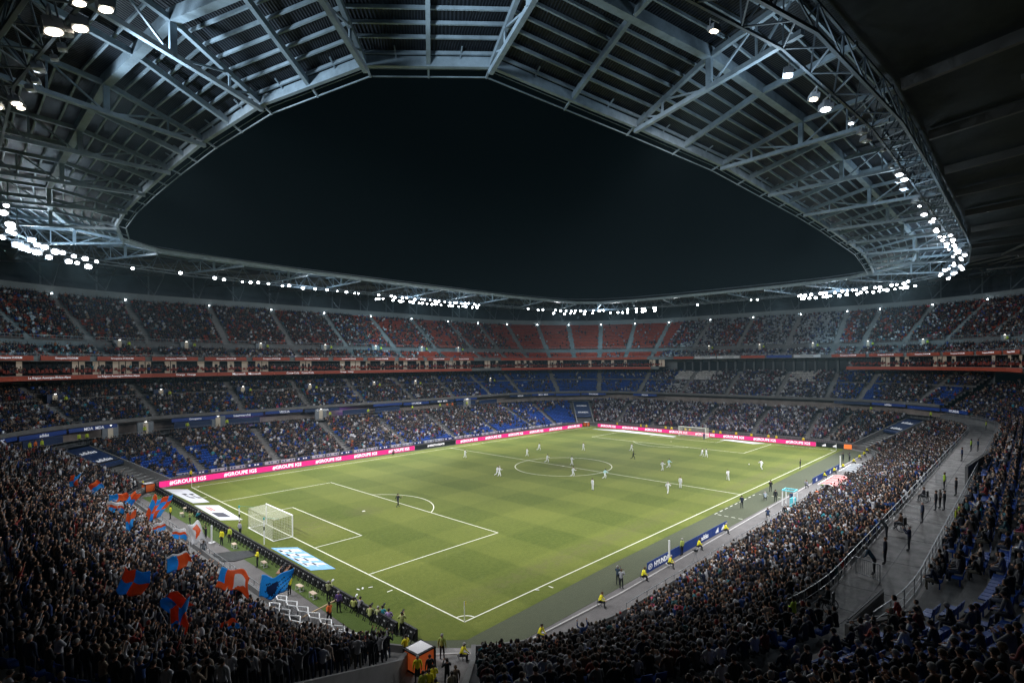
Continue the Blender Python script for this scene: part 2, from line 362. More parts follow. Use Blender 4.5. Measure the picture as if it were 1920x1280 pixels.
# ------------------------------------------------------------------ stands
stand = {}
lab = {'near': 'long near side stand packed with seated spectators beside the grey track', 'left': 'end stand behind the nearer goal full of standing fans',
       'far': 'far side stand of blue seats behind the row of pink boards', 'right': 'far end stand with white and blue seats behind the farther goal'}
NEARP = steps(NEAR_MID, 0.85, 6.5); FARP = steps(FAR_MID, 0.8, 9.1)
for s, (i0, i1) in SEC.items():
    e = empty('lower_stand', (CXY[0], CXY[1], 0), label=lab[s], cat='stand', group='lower stands round the pitch'); stand[s] = e
    e.location = (0, 0, 0)
    b = MB(); sweep(b, [(9.0, 0.0), (9.0, 0.95), (9.15, 0.95), (9.15, 0.45)] + steps(RAKE, 0.8)[1:], i0, i1); b.build('lower_terrace', concrete, e)
    b = MB(); top = 6.5
    sweep(b, [(RAKE[-1][0]+0.8, 6.5), (27.2, 6.5)], i0, i1); b.build('walkway', wet_floor, e)
    b = MB(); q1 = i1 if i1 > i0 else i1+NS
    for i in range(i0, q1, 2): b.bar((*P(i, 23.3), 6.502), (*P(i, 27.1), 6.502), 0.05, 0.012)
    for i in range(i0, q1): b.bar((*P(i, 25.1), 6.502), (*P(i+1, 25.1), 6.502), 0.05, 0.014)
    b.build('walkway_joints', black, e)
    b = MB()
    near = s in ('near', 'left')
    j0, j1 = i0, i1
    rows = NEAR_MID if near else FAR_MID
    pr = steps(rows, 0.8, 6.5 if near else 8.15)
    if near:
        pr = [(27.2, 6.5), (27.2, 7.5), (27.4, 7.5)] + pr[1:]
        sweep(b, pr, i0, i1)
        if s == 'left': sweep(b, steps([(23.2+.8*q, 6.55+.3*q) for q in range(5)], .8, 6.5), idx('far_left', 150), i1)
        else: sweep(b, steps([(23.2+.8*q, 6.55+.3*q) for q in range(5)], .8, 6.5), i0, idx('near_left', 256))
        b.build('upper_terrace', concrete, e)
    else:
        sweep(b, [(27.0, 9.2), (27.0, 9.8), (27.15, 9.8), (27.15, 9.1)] + steps(FAR_MID, 0.8)[1:], i0, i1); b.build('upper_terrace', concrete, e)
        b = MB(); sweep(b, [(30.5, 6.5), (30.5, 8.9), (27.05, 8.9)], i0, i1); b.build('concourse_wall', mat('concourse wall', (0.30, 0.25, 0.22), 0.8, var=0.3, scale=0.5), e)
        b = MB(); sweep(b, [(39.8, 14.0), (39.8, 20.2)], i0, i1); b.build('rear_wall', grey_wall, e)
    # rail along the front of the walkway
    i1n = i1 if i1 > i0 else i1+NS
    b = MB(); b2 = MB(); b_1 = b
    for i in range(i0, i1n):
        if s == 'left' or (s == 'near' and ST[i % NS][4] == 'near_left' and ST[i % NS][5] < 256): continue
        for o, z, h in (((23.3, 6.5, 1.0), (26.9, 6.5, 0.0)) if not near else ((23.3, 6.5, 1.05), (27.3, 7.5, 0.9))):
            if h == 0: continue
            b = b_1 if o < 25 else b2
            p, q = P(i, o), P(i+1, o)
            for hh in (h, h*0.55, 0.12): b.bar((*p, z+hh), (*q, z+hh), 0.04 if hh == h else 0.022)
            L_ = math.dist(p, q); n = max(1, int(L_/1.5))
            for t in range(n): 
                x, y = p[0]+(q[0]-p[0])*t/n, p[1]+(q[1]-p[1])*t/n; b.bar((x, y, z), (x, y, z+h), 0.04)
    if b_1.v: b_1.build('front_walkway_rail', rail_m, e)
    if b2.v: b2.build('rear_walkway_rail', rail_m, e)
# aisle stairs
def sector_of(x, y):
    dx, dy = x-52.5, y-34
    # corner diagonals
    ax = dx-43.5 if dx > 0 else dx+43.5; ay = dy-25 if dy > 0 else dy+25
    ax = max(abs(dx)-43.5, 0); ay = max(abs(dy)-25, 0)
    if ax > ay: return 'right' if dx > 0 else 'left'
    return 'far' if dy > 0 else 'near'
def stairs(geo, rows, pitch, parent, w=1.2):
    bx, by, nx, ny = geo; tx, ty = -ny, nx; b = MB(); pts = []
    for k, (o, z) in enumerate(rows):
        nz = rows[k+1][1] if k+1 < len(rows) else z; no = rows[k+1][0] if k+1 < len(rows) else o+pitch
        h = (nz-z)/2
        pts += [(o-0.01, z+0.015), (o+(no-o)*0.5, z+0.015), (o+(no-o)*0.5, z+h+0.015), (no-0.01, z+h+0.015)]
    vs = []
    for sgn in (-w/2, w/2):
        for o, z in pts: vs.append((bx+nx*(9+o)+tx*sgn, by+ny*(9+o)+ty*sgn, z))
    n = len(pts); b.add(vs, [(i, i+1, n+i+1, n+i) for i in range(n-1)])
    b.build('stairs', mat('stair concrete', (0.20, 0.19, 0.185), 0.8, var=0.15, scale=1.0), parent)
for g in LOA:
    x, y = g[0]+g[2]*20, g[1]+g[3]*20; stairs(g, RAKE, 0.8, stand[sector_of(x, y)])
for g in MIDA:
    x, y = g[0]+g[2]*40, g[1]+g[3]*40; s = sector_of(x, y); stairs(g, NEAR_MID if s in ('near', 'left') else FAR_MID, 0.8, stand[s])

# upper stands -----------------------------------------------------------
US = {'right': (idx('near_right', -87), idx('far_right', 0)), 'corner': (idx('far_right', 0), idx('far_right', 87)), 'far': (idx('far_right', 87), idx('far_left', 171))}
ulab = {'right': 'upper stand with many white seats above the farther goal', 'corner': 'nearly empty red seated upper stand in the farthest corner', 'far': 'long upper stand with dark packed rows on red seats above the far side'}
ustand = {}
pillar_m = mat('grey pillar', (0.10, 0.11, 0.12), 0.7)
for s, (i0, i1) in US.items():
    e = empty('upper_stand', label=ulab[s], cat='stand', group='upper stands round the pitch'); ustand[s] = e
    b = MB(); sweep(b, [(31.0, 20.45), (31.0, 21.4), (31.2, 21.4), (31.2, 20.7)]+steps(UP_FRONT, 0.8)[1:]+[(37.0, UP_FRONT[-1][1]), (37.0, 24.3)]+steps(UP_MAIN, 0.8)[1:], i0, i1)
    sweep(b, [(31.0, 20.45), (39.8, 20.45)], i0, i1)
    b.build('upper_terrace', concrete, e)
    b = MB(); sweep(b, [(50.2, 33.0), (50.2, 35.9), (50.7, 35.9), (50.7, 33.0)], i0, i1); b.build('rear_parapet', parapet_m, e)
    b = MB(); sweep(b, [(55.5, 33.0), (55.5, 43.5)], i0, i1); sweep(b, [(50.7, 34.0), (55.5, 34.0)], i0, i1); b.build('rear_cladding', dark_wall, e)
    b = MB(); i1n = i1 if i1 > i0 else i1+NS
    for i in range(i0, i1n, 3):
        p0, p1, p2 = P(i, 53.5), P(i+1, 53.5), P(i+2, 53.5); q = P(i+1, 49.5)
        b.bar((*q, 35.9), (*p0, 41.5), 0.25); b.bar((*q, 35.9), (*p2, 41.5), 0.25); b.bar((*p1, 34), (*p1, 42), 0.3)
        b.bar((*p0, 41.5), (*p2, 41.5), 0.3)
    b.build('rear_struts', mat('rear struts', (0.14, 0.16, 0.18), 0.6), e)
    # railing of the cross walkway and at the front
    for o, z, h, nm_ in ((36.9, 24.3, 0.9, 'walkway_railing'), (31.15, 21.4, 0.35, 'front_railing')):
        b = MB()
        for i in range(i0, i1n):
            p, q = P(i, o), P(i+1, o); b.bar((*p, z+h), (*q, z+h), 0.05); b.bar((*p, z+h*0.5), (*q, z+h*0.5), 0.03)
            for t in (0, 0.5): x, y = p[0]+(q[0]-p[0])*t, p[1]+(q[1]-p[1])*t; b.bar((x, y, z), (x, y, z+h), 0.04)
        b.build(nm_, rail_m, e)
def ustand_of(geo):
    x, y = geo[0]+geo[2]*40, geo[1]+geo[3]*40
    return ustand['far'] if (y > 80 and x < 104) else ustand['corner'] if y > 62 else ustand['right']
for g in UPA:
    if g[1] == CY0 and g[3] < math.sin(R(-86)): continue
    stairs(g, UP_FRONT, 0.8, ustand_of(g), 1.2); stairs(g, UP_MAIN, 0.8, ustand_of(g), 1.4)

# fascia panels with names, one panel per bay ----------------------------
def span_panels(side_pts, z0, z1, o, m, parent, texts=None, tm=None, gap=0.5, name='fascia', th=0.12, txt_h=0.5):
    """side_pts: list of (station float positions) -> panels between consecutive points"""
    for k in range(len(side_pts)-1):
        p, q = Vector(side_pts[k]), Vector(side_pts[k+1]); d = (q-p); L_ = d.length; d.normalize()
        p2, q2 = p+d*gap/2, q-d*gap/2; n = Vector((d.y, -d.x))
        c = (p2+q2)/2
        if (Vector(CXY)-c).dot(n) < 0: n = -n
        c = c + n*th*1.0
        b = MB(); b.box((c.x, c.y, (z0+z1)/2), ((q2-p2).length, th, z1-z0), math.atan2(d.y, d.x)); f = b.build(name, m, parent)
        if texts and texts[k % len(texts)]:
            right = Vector((-n.y, n.x, 0)); cc = c+n*(th/2)
            s = texts[k % len(texts)]
            lettering(s, tm or letter_w, (cc.x, cc.y, (z0+z1)/2), right, (0, 0, 1), height=txt_h, parent=f, bold=0.012)
def ring_points(o, sides, step):
    pts = []
    for side, a, c in sides:
        i0, i1 = idx(side, a), idx(side, c)
        n = abs(i1-i0); 
        rngi = range(i0, i1+1) if i1 > i0 else range(i0, i1-1, -1)
        for i in rngi: pts.append(P(i, o))
    # resample
    out = [pts[0]]; acc = 0.0
    for p, q in zip(pts[:-1], pts[1:]):
        d = math.dist(p, q)
        if d < 1e-6: continue
        while acc+d >= step:
            t = (step-acc)/d; p = (p[0]+(q[0]-p[0])*t, p[1]+(q[1]-p[1])*t); out.append(p); d = math.dist(p, q); acc = 0.0
            if d < 1e-9: break
        acc += d
    return out
far_path = [('far_left', 170, 90), ('far', 12, 96)]
fp = ring_points(30.9, far_path, 9.6)
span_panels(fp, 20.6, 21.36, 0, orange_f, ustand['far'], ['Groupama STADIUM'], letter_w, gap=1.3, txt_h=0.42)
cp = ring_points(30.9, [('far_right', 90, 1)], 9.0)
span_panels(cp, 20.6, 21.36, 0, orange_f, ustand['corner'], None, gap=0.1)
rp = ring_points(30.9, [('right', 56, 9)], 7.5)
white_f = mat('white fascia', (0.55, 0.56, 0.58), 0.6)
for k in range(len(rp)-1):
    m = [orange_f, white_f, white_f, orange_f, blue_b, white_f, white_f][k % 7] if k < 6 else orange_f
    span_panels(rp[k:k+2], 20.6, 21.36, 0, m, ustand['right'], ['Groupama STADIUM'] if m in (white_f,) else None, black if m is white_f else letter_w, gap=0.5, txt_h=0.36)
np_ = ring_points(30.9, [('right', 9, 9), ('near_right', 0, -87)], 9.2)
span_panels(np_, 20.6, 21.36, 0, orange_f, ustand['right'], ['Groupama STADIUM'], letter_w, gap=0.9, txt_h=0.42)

# executive suites --------------------------------------------------------
def suites(i0, i1, key, lbl):
    e = empty('executive_suites', label=lbl, cat='suites', group='glazed suite levels')
    b = MB(); sweep(b, [(30.7, 17.25), (30.7, 18.1), (30.8, 18.1), (30.8, 18.05), (39.8, 18.05)], i0, i1); sweep(b, [(30.6, 17.0), (39.8, 17.0)], i0, i1)
    b.build('balcony', concrete, e)
    i1n = i1 if i1 > i0 else i1+NS
    r = random.Random(3); lit = MB(); drk = MB(); mul = MB()
    for i in range(i0, i1n):
        p, q = P(i, 35.0), P(i+1, 35.0); n = 2
        for t in range(n):
            a = (p[0]+(q[0]-p[0])*t/n, p[1]+(q[1]-p[1])*t/n); c = (p[0]+(q[0]-p[0])*(t+1)/n, p[1]+(q[1]-p[1])*(t+1)/n)
            islit = r.random() < 0.42; pn = MB(); pn.quad((*a, 18.05), (*c, 18.05), (*c, 20.45), (*a, 20.45)); pn.build('lit_pane' if islit else 'dark_pane', warm_in if islit else glass_d, e)
            mul.bar((*a, 18.05), (*a, 20.45), 0.14)
            if r.random() < 0.4:
                mx = ((a[0]+c[0])/2, (a[1]+c[1])/2); s = ST[i % NS]; drk.box((mx[0]-s[2]*0.12, mx[1]-s[3]*0.12, 18.05+0.9), (0.55, 0.1, 1.8), math.atan2(-s[2], s[3]))
    if drk.v: drk.build('door', glass_d, e, kind='stuff')
    mul.build('mullions', steel_d, e)
    b = MB()
    for i in range(i0, i1n):
        for o, z in ((31.9, 18.1), (32.9, 18.35)):
            p, q = P(i, o), P(i+1, o); L_ = math.dist(p, q); n = int(L_/0.62); s = ST[i % NS]; a = math.atan2(-s[2], s[3])
            for t in range(n):
                x, y = p[0]+(q[0]-p[0])*(t+.5)/n, p[1]+(q[1]-p[1])*(t+.5)/n
                if (int(x*3)+int(y*5)) % 11 < 3: continue
                b.box((x, y, z+0.42), (0.48, 0.4, 0.06), a); b.box((x+s[2]*0.22, y+s[3]*0.22, z+0.65), (0.48, 0.06, 0.5), a)
    b.build('balcony_seats', red_seat, e, kind='stuff')
    return e
sf = suites(idx('far_right', 2), idx('far_left', 171), 'f', 'lit suites behind red balcony seats running along the far side')
sn = suites(idx('near_right', -87), idx('near_right', -6), 'n', 'lit suites with orange balcony at the right hand corner')
low = ring_points(30.55, far_path, 12.0)
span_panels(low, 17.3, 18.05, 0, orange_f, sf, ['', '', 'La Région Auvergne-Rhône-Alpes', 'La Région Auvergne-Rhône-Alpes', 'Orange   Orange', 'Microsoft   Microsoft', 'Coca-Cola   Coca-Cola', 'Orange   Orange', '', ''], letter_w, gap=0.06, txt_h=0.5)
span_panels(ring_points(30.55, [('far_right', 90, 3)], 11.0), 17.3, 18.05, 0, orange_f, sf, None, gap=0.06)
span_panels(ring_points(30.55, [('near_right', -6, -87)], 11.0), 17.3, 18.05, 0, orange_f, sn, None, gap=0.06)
# right end: pillars under the upper stand instead of suites
b = MB()
for i in range(idx('right', 10), idx('far_right', 0)):
    p = P(i, 39.2); b.bar((*p, 14), (*p, 20.45), 0.6)
b.build('pillars', pillar_m, ustand['right'])
b = MB(); sweep(b, [(39.4, 16.5), (39.4, 19.6)], idx('near_right', -4), idx('far_right', 0)); b.build('glazed_wall', glass_d, ustand['right'])

# blue banners on the walkway wall ---------------------------------------
def banners(sides, texts, parent, step=9.0, z0=8.42, z1=9.08, mts=None):
    pts = ring_points(26.9, sides, step)
    for k in range(len(pts)-1):
        if k % 5 == 4: continue
        dz = (0, .12, -.1)[k % 3]; span_panels(pts[k:k+2], z0+dz, z1+dz*.5, 0, blue_b if k % 4 else navy, parent, [texts[k % len(texts)]], letter_w, gap=0.35+.3*(k % 2), name='banner', txt_h=0.5)
bt = ['HYUNDAI', 'VOLVIC', 'adidas', 'MDA  MDA', 'VEOLIA', 'Groupama', 'Intermarché', 'VEOLIA', 'Coca-Cola', 'Orange', '', 'HYUNDAI', 'MDA  MDA', 'adidas']
banners(far_path, bt, stand['far'])
banners([('far_right', 90, 1)], ['VEOLIA', 'MDA  MDA', '', 'HYUNDAI', 'MDA  MDA'], stand['right'])
banners([('near_right', -2, -80)], ['', 'adidas', '', 'HYUNDAI', ''], stand['right'])
# closed blue panels below some banners
pts = ring_points(26.95, far_path, 9.0)
for k in range(len(pts)-1):
    if k % 4 in (1, 2): span_panels(pts[k:k+2], 6.9, 8.2, 0, navy, stand['far'], None, gap=1.6, name='wall_panel')
# corner tunnels ----------------------------------------------------------
CUTS = []
for side, a, lbl, txts in (('far_right', 45, 'dark blue covered tunnel in the farthest corner of the pitch', 'HYUNDAI'), ('near_right', -45, 'concrete tunnel with blue cover at the right hand corner of the pitch', 'adidas'),
                     ('far_left', 135, 'concrete ramp tunnel with a blue cover in the left hand corner', 'adidas'), ('near_left', 222, 'open gangway between the two nearest stands where stewards wait', None)):
    bx, by, nx, ny = aisle_geo(a, side); tx, ty = -ny, nx; CUTS.append((bx, by, nx, ny))
    e = empty('corner_tunnel', label=lbl, cat='tunnel', group='corner tunnels')
    Q = lambda o, t, z: (bx+nx*(9+o)+tx*t, by+ny*(9+o)+ty*t, z)
    b = MB(); hw = 2.5; gang = txts is None
    for sg in (-1, 1):
        t0, t1 = sg*hw, sg*(hw+0.3)
        for (o0, o1, za, zb) in (((9.0, 11.2, .75, .95), (11.2, 23.5, .95, 6.7), (23.5, 40.5, 6.7, 14.2)) if gang else ((8.5, 21.5, .9, 6.3),)):
            T_ = (lambda o, t: math.copysign((9+o)*0.1055, t)-math.copysign(.02, t)+(t-math.copysign(hw, t))) if gang else (lambda o, t: t)
            vs = [Q(o0, T_(o0, t0), 0.02), Q(o1, T_(o1, t0), 0.02), Q(o1, T_(o1, t0), zb+.3), Q(o0, T_(o0, t0), za+.3*gang), Q(o0, T_(o0, t1), 0.02), Q(o1, T_(o1, t1), 0.02), Q(o1, T_(o1, t1), zb+.3), Q(o0, T_(o0, t1), za+.3*gang)]
            b.add(vs, [(0, 1, 2, 3), (7, 6, 5, 4), (0, 3, 7, 4), (1, 5, 6, 2), (3, 2, 6, 7), (0, 4, 5, 1)])
    b.build('side_wall', concrete, e)
    b = MB(); b.quad(Q(7.5, -hw, 0.03), Q(7.5, hw, 0.03), Q(21.5, hw, 0.03), Q(21.5, -hw, 0.03)); b.build('floor_slab', wet_floor, e)
    if txts:
        b = MB(); c0 = 12.6 if side == 'far_right' else 16.0; c0z = 2.5 if c0 < 13 else 4.0; b.quad(Q(c0+.6, -hw, 0.03), Q(c0+.6, hw, 0.03), Q(c0+.6, hw, c0z+.5), Q(c0+.6, -hw, c0z+.5)); b.build('opening_shade', black, e)  # flat black sheet stands in for the shade inside the tunnel
        b = MB(); b.add([Q(c0, -hw, c0z-.4), Q(c0, hw, c0z-.4), Q(21.5, hw, 6.2), Q(21.5, -hw, 6.2), Q(c0, -hw, c0z), Q(c0, hw, c0z), Q(21.5, hw, 6.5), Q(21.5, -hw, 6.5)], [(0, 1, 2, 3), (4, 5, 6, 7), (0, 1, 5, 4), (0, 3, 7, 4), (1, 2, 6, 5)])
        c = b.build('cover', navy, e)
        up = Vector(Q(21.5, 0, 6.5))-Vector(Q(c0, 0, c0z))
        for fr in (0.25, 0.7):
            cc = Vector(Q(c0, 0, c0z))+up*fr; lettering(txts, letter_w, cc, (-tx, -ty, 0), up, width=3.2, height=0.8, parent=c, off=0.05, bold=0.01)
    e.location = (0, 0, 0)

# ------------------------------------------------------------------ roof
quarter = [((-11.0, 29.2), (-23.0, 28.2)), ((-10.8, 19.6), (-23.0, 16.2)), ((-10.1, 9.6), (-21.4, 3.2)), ((-7.8, -0.4), (-16.8, -8.6)), ((-2.5, -5.8), (-8.0, -17.2)),
           ((11.3, -7.6), (6.5, -20.9)), ((24, -9.0), (22.3, -22.3)), ((35.7, -9.3), (34.8, -22.5)), ((47.2, -9.6), (47.0, -22.5))]
mir_x = lambda q: tuple((105-a, c) for a, c in q); mir_y = lambda q: tuple((a, 68-c) for a, c in q)
lines = list(quarter) + [mir_x(q) for q in quarter[::-1]] + [mir_y(mir_x(q)) for q in quarter] + [mir_y(q) for q in quarter[::-1]]
NL = len(lines)
def RP(k, s, dz=0.0, z=None):
    """point on roof line k (float) at s: 0 = inner edge, 1 = light ring"""
    s = s+0.065
    k0 = int(math.floor(k)) % NL; k1 = (k0+1) % NL; t = k-math.floor(k)
    a, c = lines[k0]; d, e = lines[k1]
    ix, iy = a[0]*(1-t)+d[0]*t, a[1]*(1-t)+d[1]*t; ox, oy = c[0]*(1-t)+e[0]*t, c[1]*(1-t)+e[1]*t
    zz = 38.5+1.7*min(s, 0.55)/0.55+0.4*max(0, s-0.55) if s <= 1.35 else 40.5+1.1*(s-1.35)
    return (ix+(ox-ix)*s, iy+(oy-iy)*s, (zz if z is None else z)+dz)
roof = empty('stadium_roof', label='ring roof of dark corrugated panels on blue grey steel trusses round the open sky', cat='roof')
def panel_mat():
    m = bpy.data.materials.new('corrugated roof panel'); m.use_nodes = True; nt = m.node_tree; L = nt.links; bs = nt.nodes['Principled BSDF']
    bs.inputs['Roughness'].default_value = 0.5; bs.inputs['Metallic'].default_value = 0.0; bs.inputs['Specular IOR Level'].default_value = 0.2
    uv = nt.nodes.new('ShaderNodeUVMap'); wv = nt.nodes.new('ShaderNodeTexWave'); wv.inputs['Scale'].default_value = 1.4; wv.inputs['Distortion'].default_value = 0.6; wv.inputs['Detail Scale'].default_value = 0.4
    L.new(uv.outputs[0], wv.inputs['Vector'])
    no = nt.nodes.new('ShaderNodeTexNoise'); no.inputs['Scale'].default_value = 0.5; no.inputs['Detail'].default_value = 5; L.new(uv.outputs[0], no.inputs['Vector'])
    mt = nt.nodes.new('ShaderNodeMath'); mt.operation = 'MULTIPLY'; L.new(wv.outputs['Fac'], mt.inputs[0]); L.new(no.outputs['Fac'], mt.inputs[1])
    cr = nt.nodes.new('ShaderNodeValToRGB'); cr.color_ramp.elements[0].color = (0.005, 0.007, 0.010, 1); cr.color_ramp.elements[1].color = (0.034, 0.040, 0.050, 1); cr.color_ramp.elements[1].position = 0.75
    L.new(mt.outputs[0], cr.inputs[0]); L.new(cr.outputs[0], bs.inputs['Base Color'])
    bu = nt.nodes.new('ShaderNodeBump'); bu.inputs['Strength'].default_value = 0.5; bu.inputs['Distance'].default_value = 0.08; L.new(wv.outputs['Fac'], bu.inputs['Height']); L.new(bu.outputs[0], bs.inputs['Normal'])
    return m
PM = panel_mat()
outer_m = mat('outer roof sheet', (0.030, 0.032, 0.030), 0.8, var=0.5, scale=0.25)
SPUR = [0.035, 0.13, 0.21, 0.29, 0.37, 0.45, 0.53, 0.66, 0.77, 0.88, 0.99]
for k in range(NL):
    # cladding
    b = MB(); uvs = []
    ss = [0.0, 0.55, 1.0, 1.06]; ts = [0, 0.5, 1]
    vs = [RP(k+t, s, 0.22) for t in ts for s in ss]; n = len(ss)
    b.add(vs, [(i*n+j, (i+1)*n+j, (i+1)*n+j+1, i*n+j+1) for i in range(2) for j in range(n-1)])
    o = b.build('roof_panel', PM, roof)
    w = math.dist(RP(k, 0.5), RP(k+1, 0.5)); uvl = o.data.uv_layers.new(name='UVMap')
    uvv = [(t*w, s*13.5) for t in ts for s in ss]
    for li, l in enumerate(o.data.loops): uvl.data[li].uv = uvv[l.vertex_index]
    b = MB()
    for s in SPUR:
        b.bar(RP(k, s), RP(k+0.5, s), 0.13, 0.20); b.bar(RP(k+0.5, s), RP(k+1, s), 0.13, 0.20)
    # small brackets of the gutter walkway
    for t in (0.25, 0.5, 0.75, 1.0): b.bar(RP(k+t, 0.0, -0.1), RP(k+t, 0.075, 0.02), 0.08)
    b.build('purlins', steel, o)
    b = MB()
    for t in (0, 0.5):
        b.bar(RP(k+t, 0.55, -0.15), RP(k+t+0.5, 0.55, -0.15), 0.55, 0.75)   # thick ring beam
    b.build('ring_beam', steel, roof)
    b = MB()
    b.bar(RP(k, 0.0, -0.25), RP(k+1, 0.0, -0.25), 0.28, 0.62)
    o0 = RP(k, -0.085, -0.35); o1 = RP(k+1, -0.085, -0.35)
    b.bar(o0, o1, 0.07); b.bar((o0[0], o0[1], o0[2]+0.5), (o1[0], o1[1], o1[2]+0.5), 0.04)
    for t in (0, 0.5): b.bar(RP(k+t, 0, -0.3), RP(k+t, -0.09, -0.35), 0.12)
    b.build('edge_beam', steel, roof)
    # main truss
    b = MB(); zb = 37.75
    b.bar(RP(k, 0.0, -0.3), RP(k, 0.55, -0.35), 0.26, 0.34); b.bar(RP(k, 0.55, -0.35), RP(k, 1.06, -0.35), 0.26, 0.34)
    b.bar(RP(k, -0.01, z=37.95), RP(k, 1.04, z=zb), 0.3, 0.3)
    b.bar(RP(k, 0.55, -0.4), RP(k, 0.55, z=zb), 0.36, 0.36)
    for s in (0.22, 0.82): b.bar(RP(k, s, -0.35), RP(k, s, z=zb+0.1), 0.13)
    b.bar(RP(k, 0.55, z=zb), RP(k, 0.22, -0.35), 0.12); b.bar(RP(k, 0.22, z=zb+.1), RP(k, 0.08, -0.35), 0.12)
    b.bar(RP(k, 0.55, z=zb), RP(k, 0.82, -0.35), 0.12); b.bar(RP(k, 0.82, z=zb), RP(k, 1.0, -0.35), 0.12)
    b.build('roof_truss', steel, roof)
    b = MB(); b.bar(RP(k+0.5, 0.0, -0.3), RP(k+0.5, 0.55, -0.3), 0.26, 0.4); b.bar(RP(k+0.5, 0.55, -0.3), RP(k+0.5, 1.06, -0.3), 0.26, 0.4)
    b.build('secondary_beam', steel, roof)
    # lattice ring girder at the lights
    b = MB(); nn = 4
    for j in range(nn):
        t0, t1 = k+j/nn, k+(j+1)/nn; tm = (t0+t1)/2
        LB0, LB1, LT = 0.95, 1.10, 1.05
        b.bar(RP(t0, LB0, z=37.5), RP(t1, LB0, z=37.5), 0.16); b.bar(RP(t0, LB1, z=37.3), RP(t1, LB1, z=37.3), 0.2); b.bar(RP(t0, LT, -0.3), RP(t1, LT, -0.3), 0.16)
        b.bar(RP(t0, LB0, z=37.5), RP(tm, LT, -0.3), 0.09); b.bar(RP(tm, LT, -0.3), RP(t1, LB0, z=37.5), 0.09)
        b.bar(RP(t0, LB0, z=37.5), RP(tm, LB1, z=37.3), 0.08); b.bar(RP(tm, LB1, z=37.3), RP(t1, LB0, z=37.5), 0.08)
        b.bar(RP(t0, LB1, z=37.3), RP(tm, LT, -0.3), 0.09); b.bar(RP(tm, LT, -0.3), RP(t1, LB1, z=37.3), 0.09)
    b.build('lattice_girder', mat('lattice steel', (0.17, 0.20, 0.23), 0.55), roof)
    # outer dark roof
    b = MB(); b.quad(RP(k, 1.06, 0.2), RP(k+1, 1.06, 0.2), RP(k+1, 3.75, 0.0), RP(k, 3.75, 0.0)); b.build('outer_panel', outer_m, roof)
    b = MB(); b.bar(RP(k, 1.1, -0.4), RP(k, 3.75, -0.6), 0.4, 0.8)
    for s in (1.8, 2.3, 2.8, 3.3): b.bar(RP(k, s, -0.3), RP(k+1, s, -0.3), 0.25, 0.4)
    b.bar(RP(k, 1.6, -3.0), RP(k, 3.4, -3.2), 0.3); 
    for s in (1.8, 2.3, 2.8, 3.3): b.bar(RP(k, s, -3.0), RP(k, s+0.25, -0.5), 0.15); b.bar(RP(k, s+0.25, -0.5), RP(k, s+0.5, -3.0), 0.15)
    b.build('outer_beam', mat('outer roof steel', (0.12, 0.11, 0.10), 0.6), roof)

# ------------------------------------------------------------------ floodlight fittings
hb = MB(); hb.box((0, 0, 0.16), (0.62, 0.5, 0.30)); hb.box((0, -0.02, 0.34), (0.42, 0.34, 0.12)); hb.bar((-0.36, 0, 0.2), (-0.36, 0, 0.62), 0.05); hb.bar((0.36, 0, 0.2), (0.36, 0, 0.62), 0.05); hb.bar((-0.38, 0, 0.62), (0.38, 0, 0.62), 0.06)
h_me = hb.mesh('housing', mat('floodlight housing', (0.35, 0.36, 0.38), 0.4, metal=0.3))
def lens_mesh(m):
    b_ = MB(); n = 12; b_.add([(0.27*math.cos(2*math.pi*i/n), 0.22*math.sin(2*math.pi*i/n), -0.005) for i in range(n)]+[(0, 0, -0.07)], [(i, (i+1) % n, n) for i in range(n)]); return b_.mesh('lens', m)
def soft_lens(m):
    nt = m.node_tree; b_ = nt.nodes['Principled BSDF']; tc = nt.nodes.new('ShaderNodeTexCoord'); ln_ = nt.nodes.new('ShaderNodeVectorMath'); ln_.operation = 'LENGTH'; nt.links.new(tc.outputs['Object'], ln_.inputs[0])
    mr = nt.nodes.new('ShaderNodeMapRange'); mr.inputs[1].default_value = 0.06; mr.inputs[2].default_value = 0.27; mr.inputs[3].default_value = b_.inputs['Emission Strength'].default_value; mr.inputs[4].default_value = 0.8; nt.links.new(ln_.outputs['Value'], mr.inputs[0]); nt.links.new(mr.outputs[0], b_.inputs['Emission Strength'])
for m_ in (lens_m, lens_far, lens_warm): soft_lens(m_)
LENS = {'m': lens_mesh(lens_m), 'far': lens_mesh(lens_far), 'warm': lens_mesh(lens_warm), 'off': lens_mesh(lens_off)}
FL_N = 0
def flood(k, s, z, kind, aim, label, grp, scale=1.0):
    x, y, zz = RP(k, s-0.065, z=z)
    h = link('floodlight', h_me, None, loc=(x, y, zz)); h.scale = (scale,)*3
    h.rotation_euler = (Vector(aim)-Vector((x, y, zz))).to_track_quat('-Z', 'Y').to_euler()
    tag(h, label, 'floodlight', grp)
    l = link('lens', LENS[kind], h)
    return h
def kk_of(x, y):
    return min(range(NL*8), key=lambda q: (RP(q/8, 1.02)[0]-x)**2+(RP(q/8, 1.02)[1]-y)**2)/8
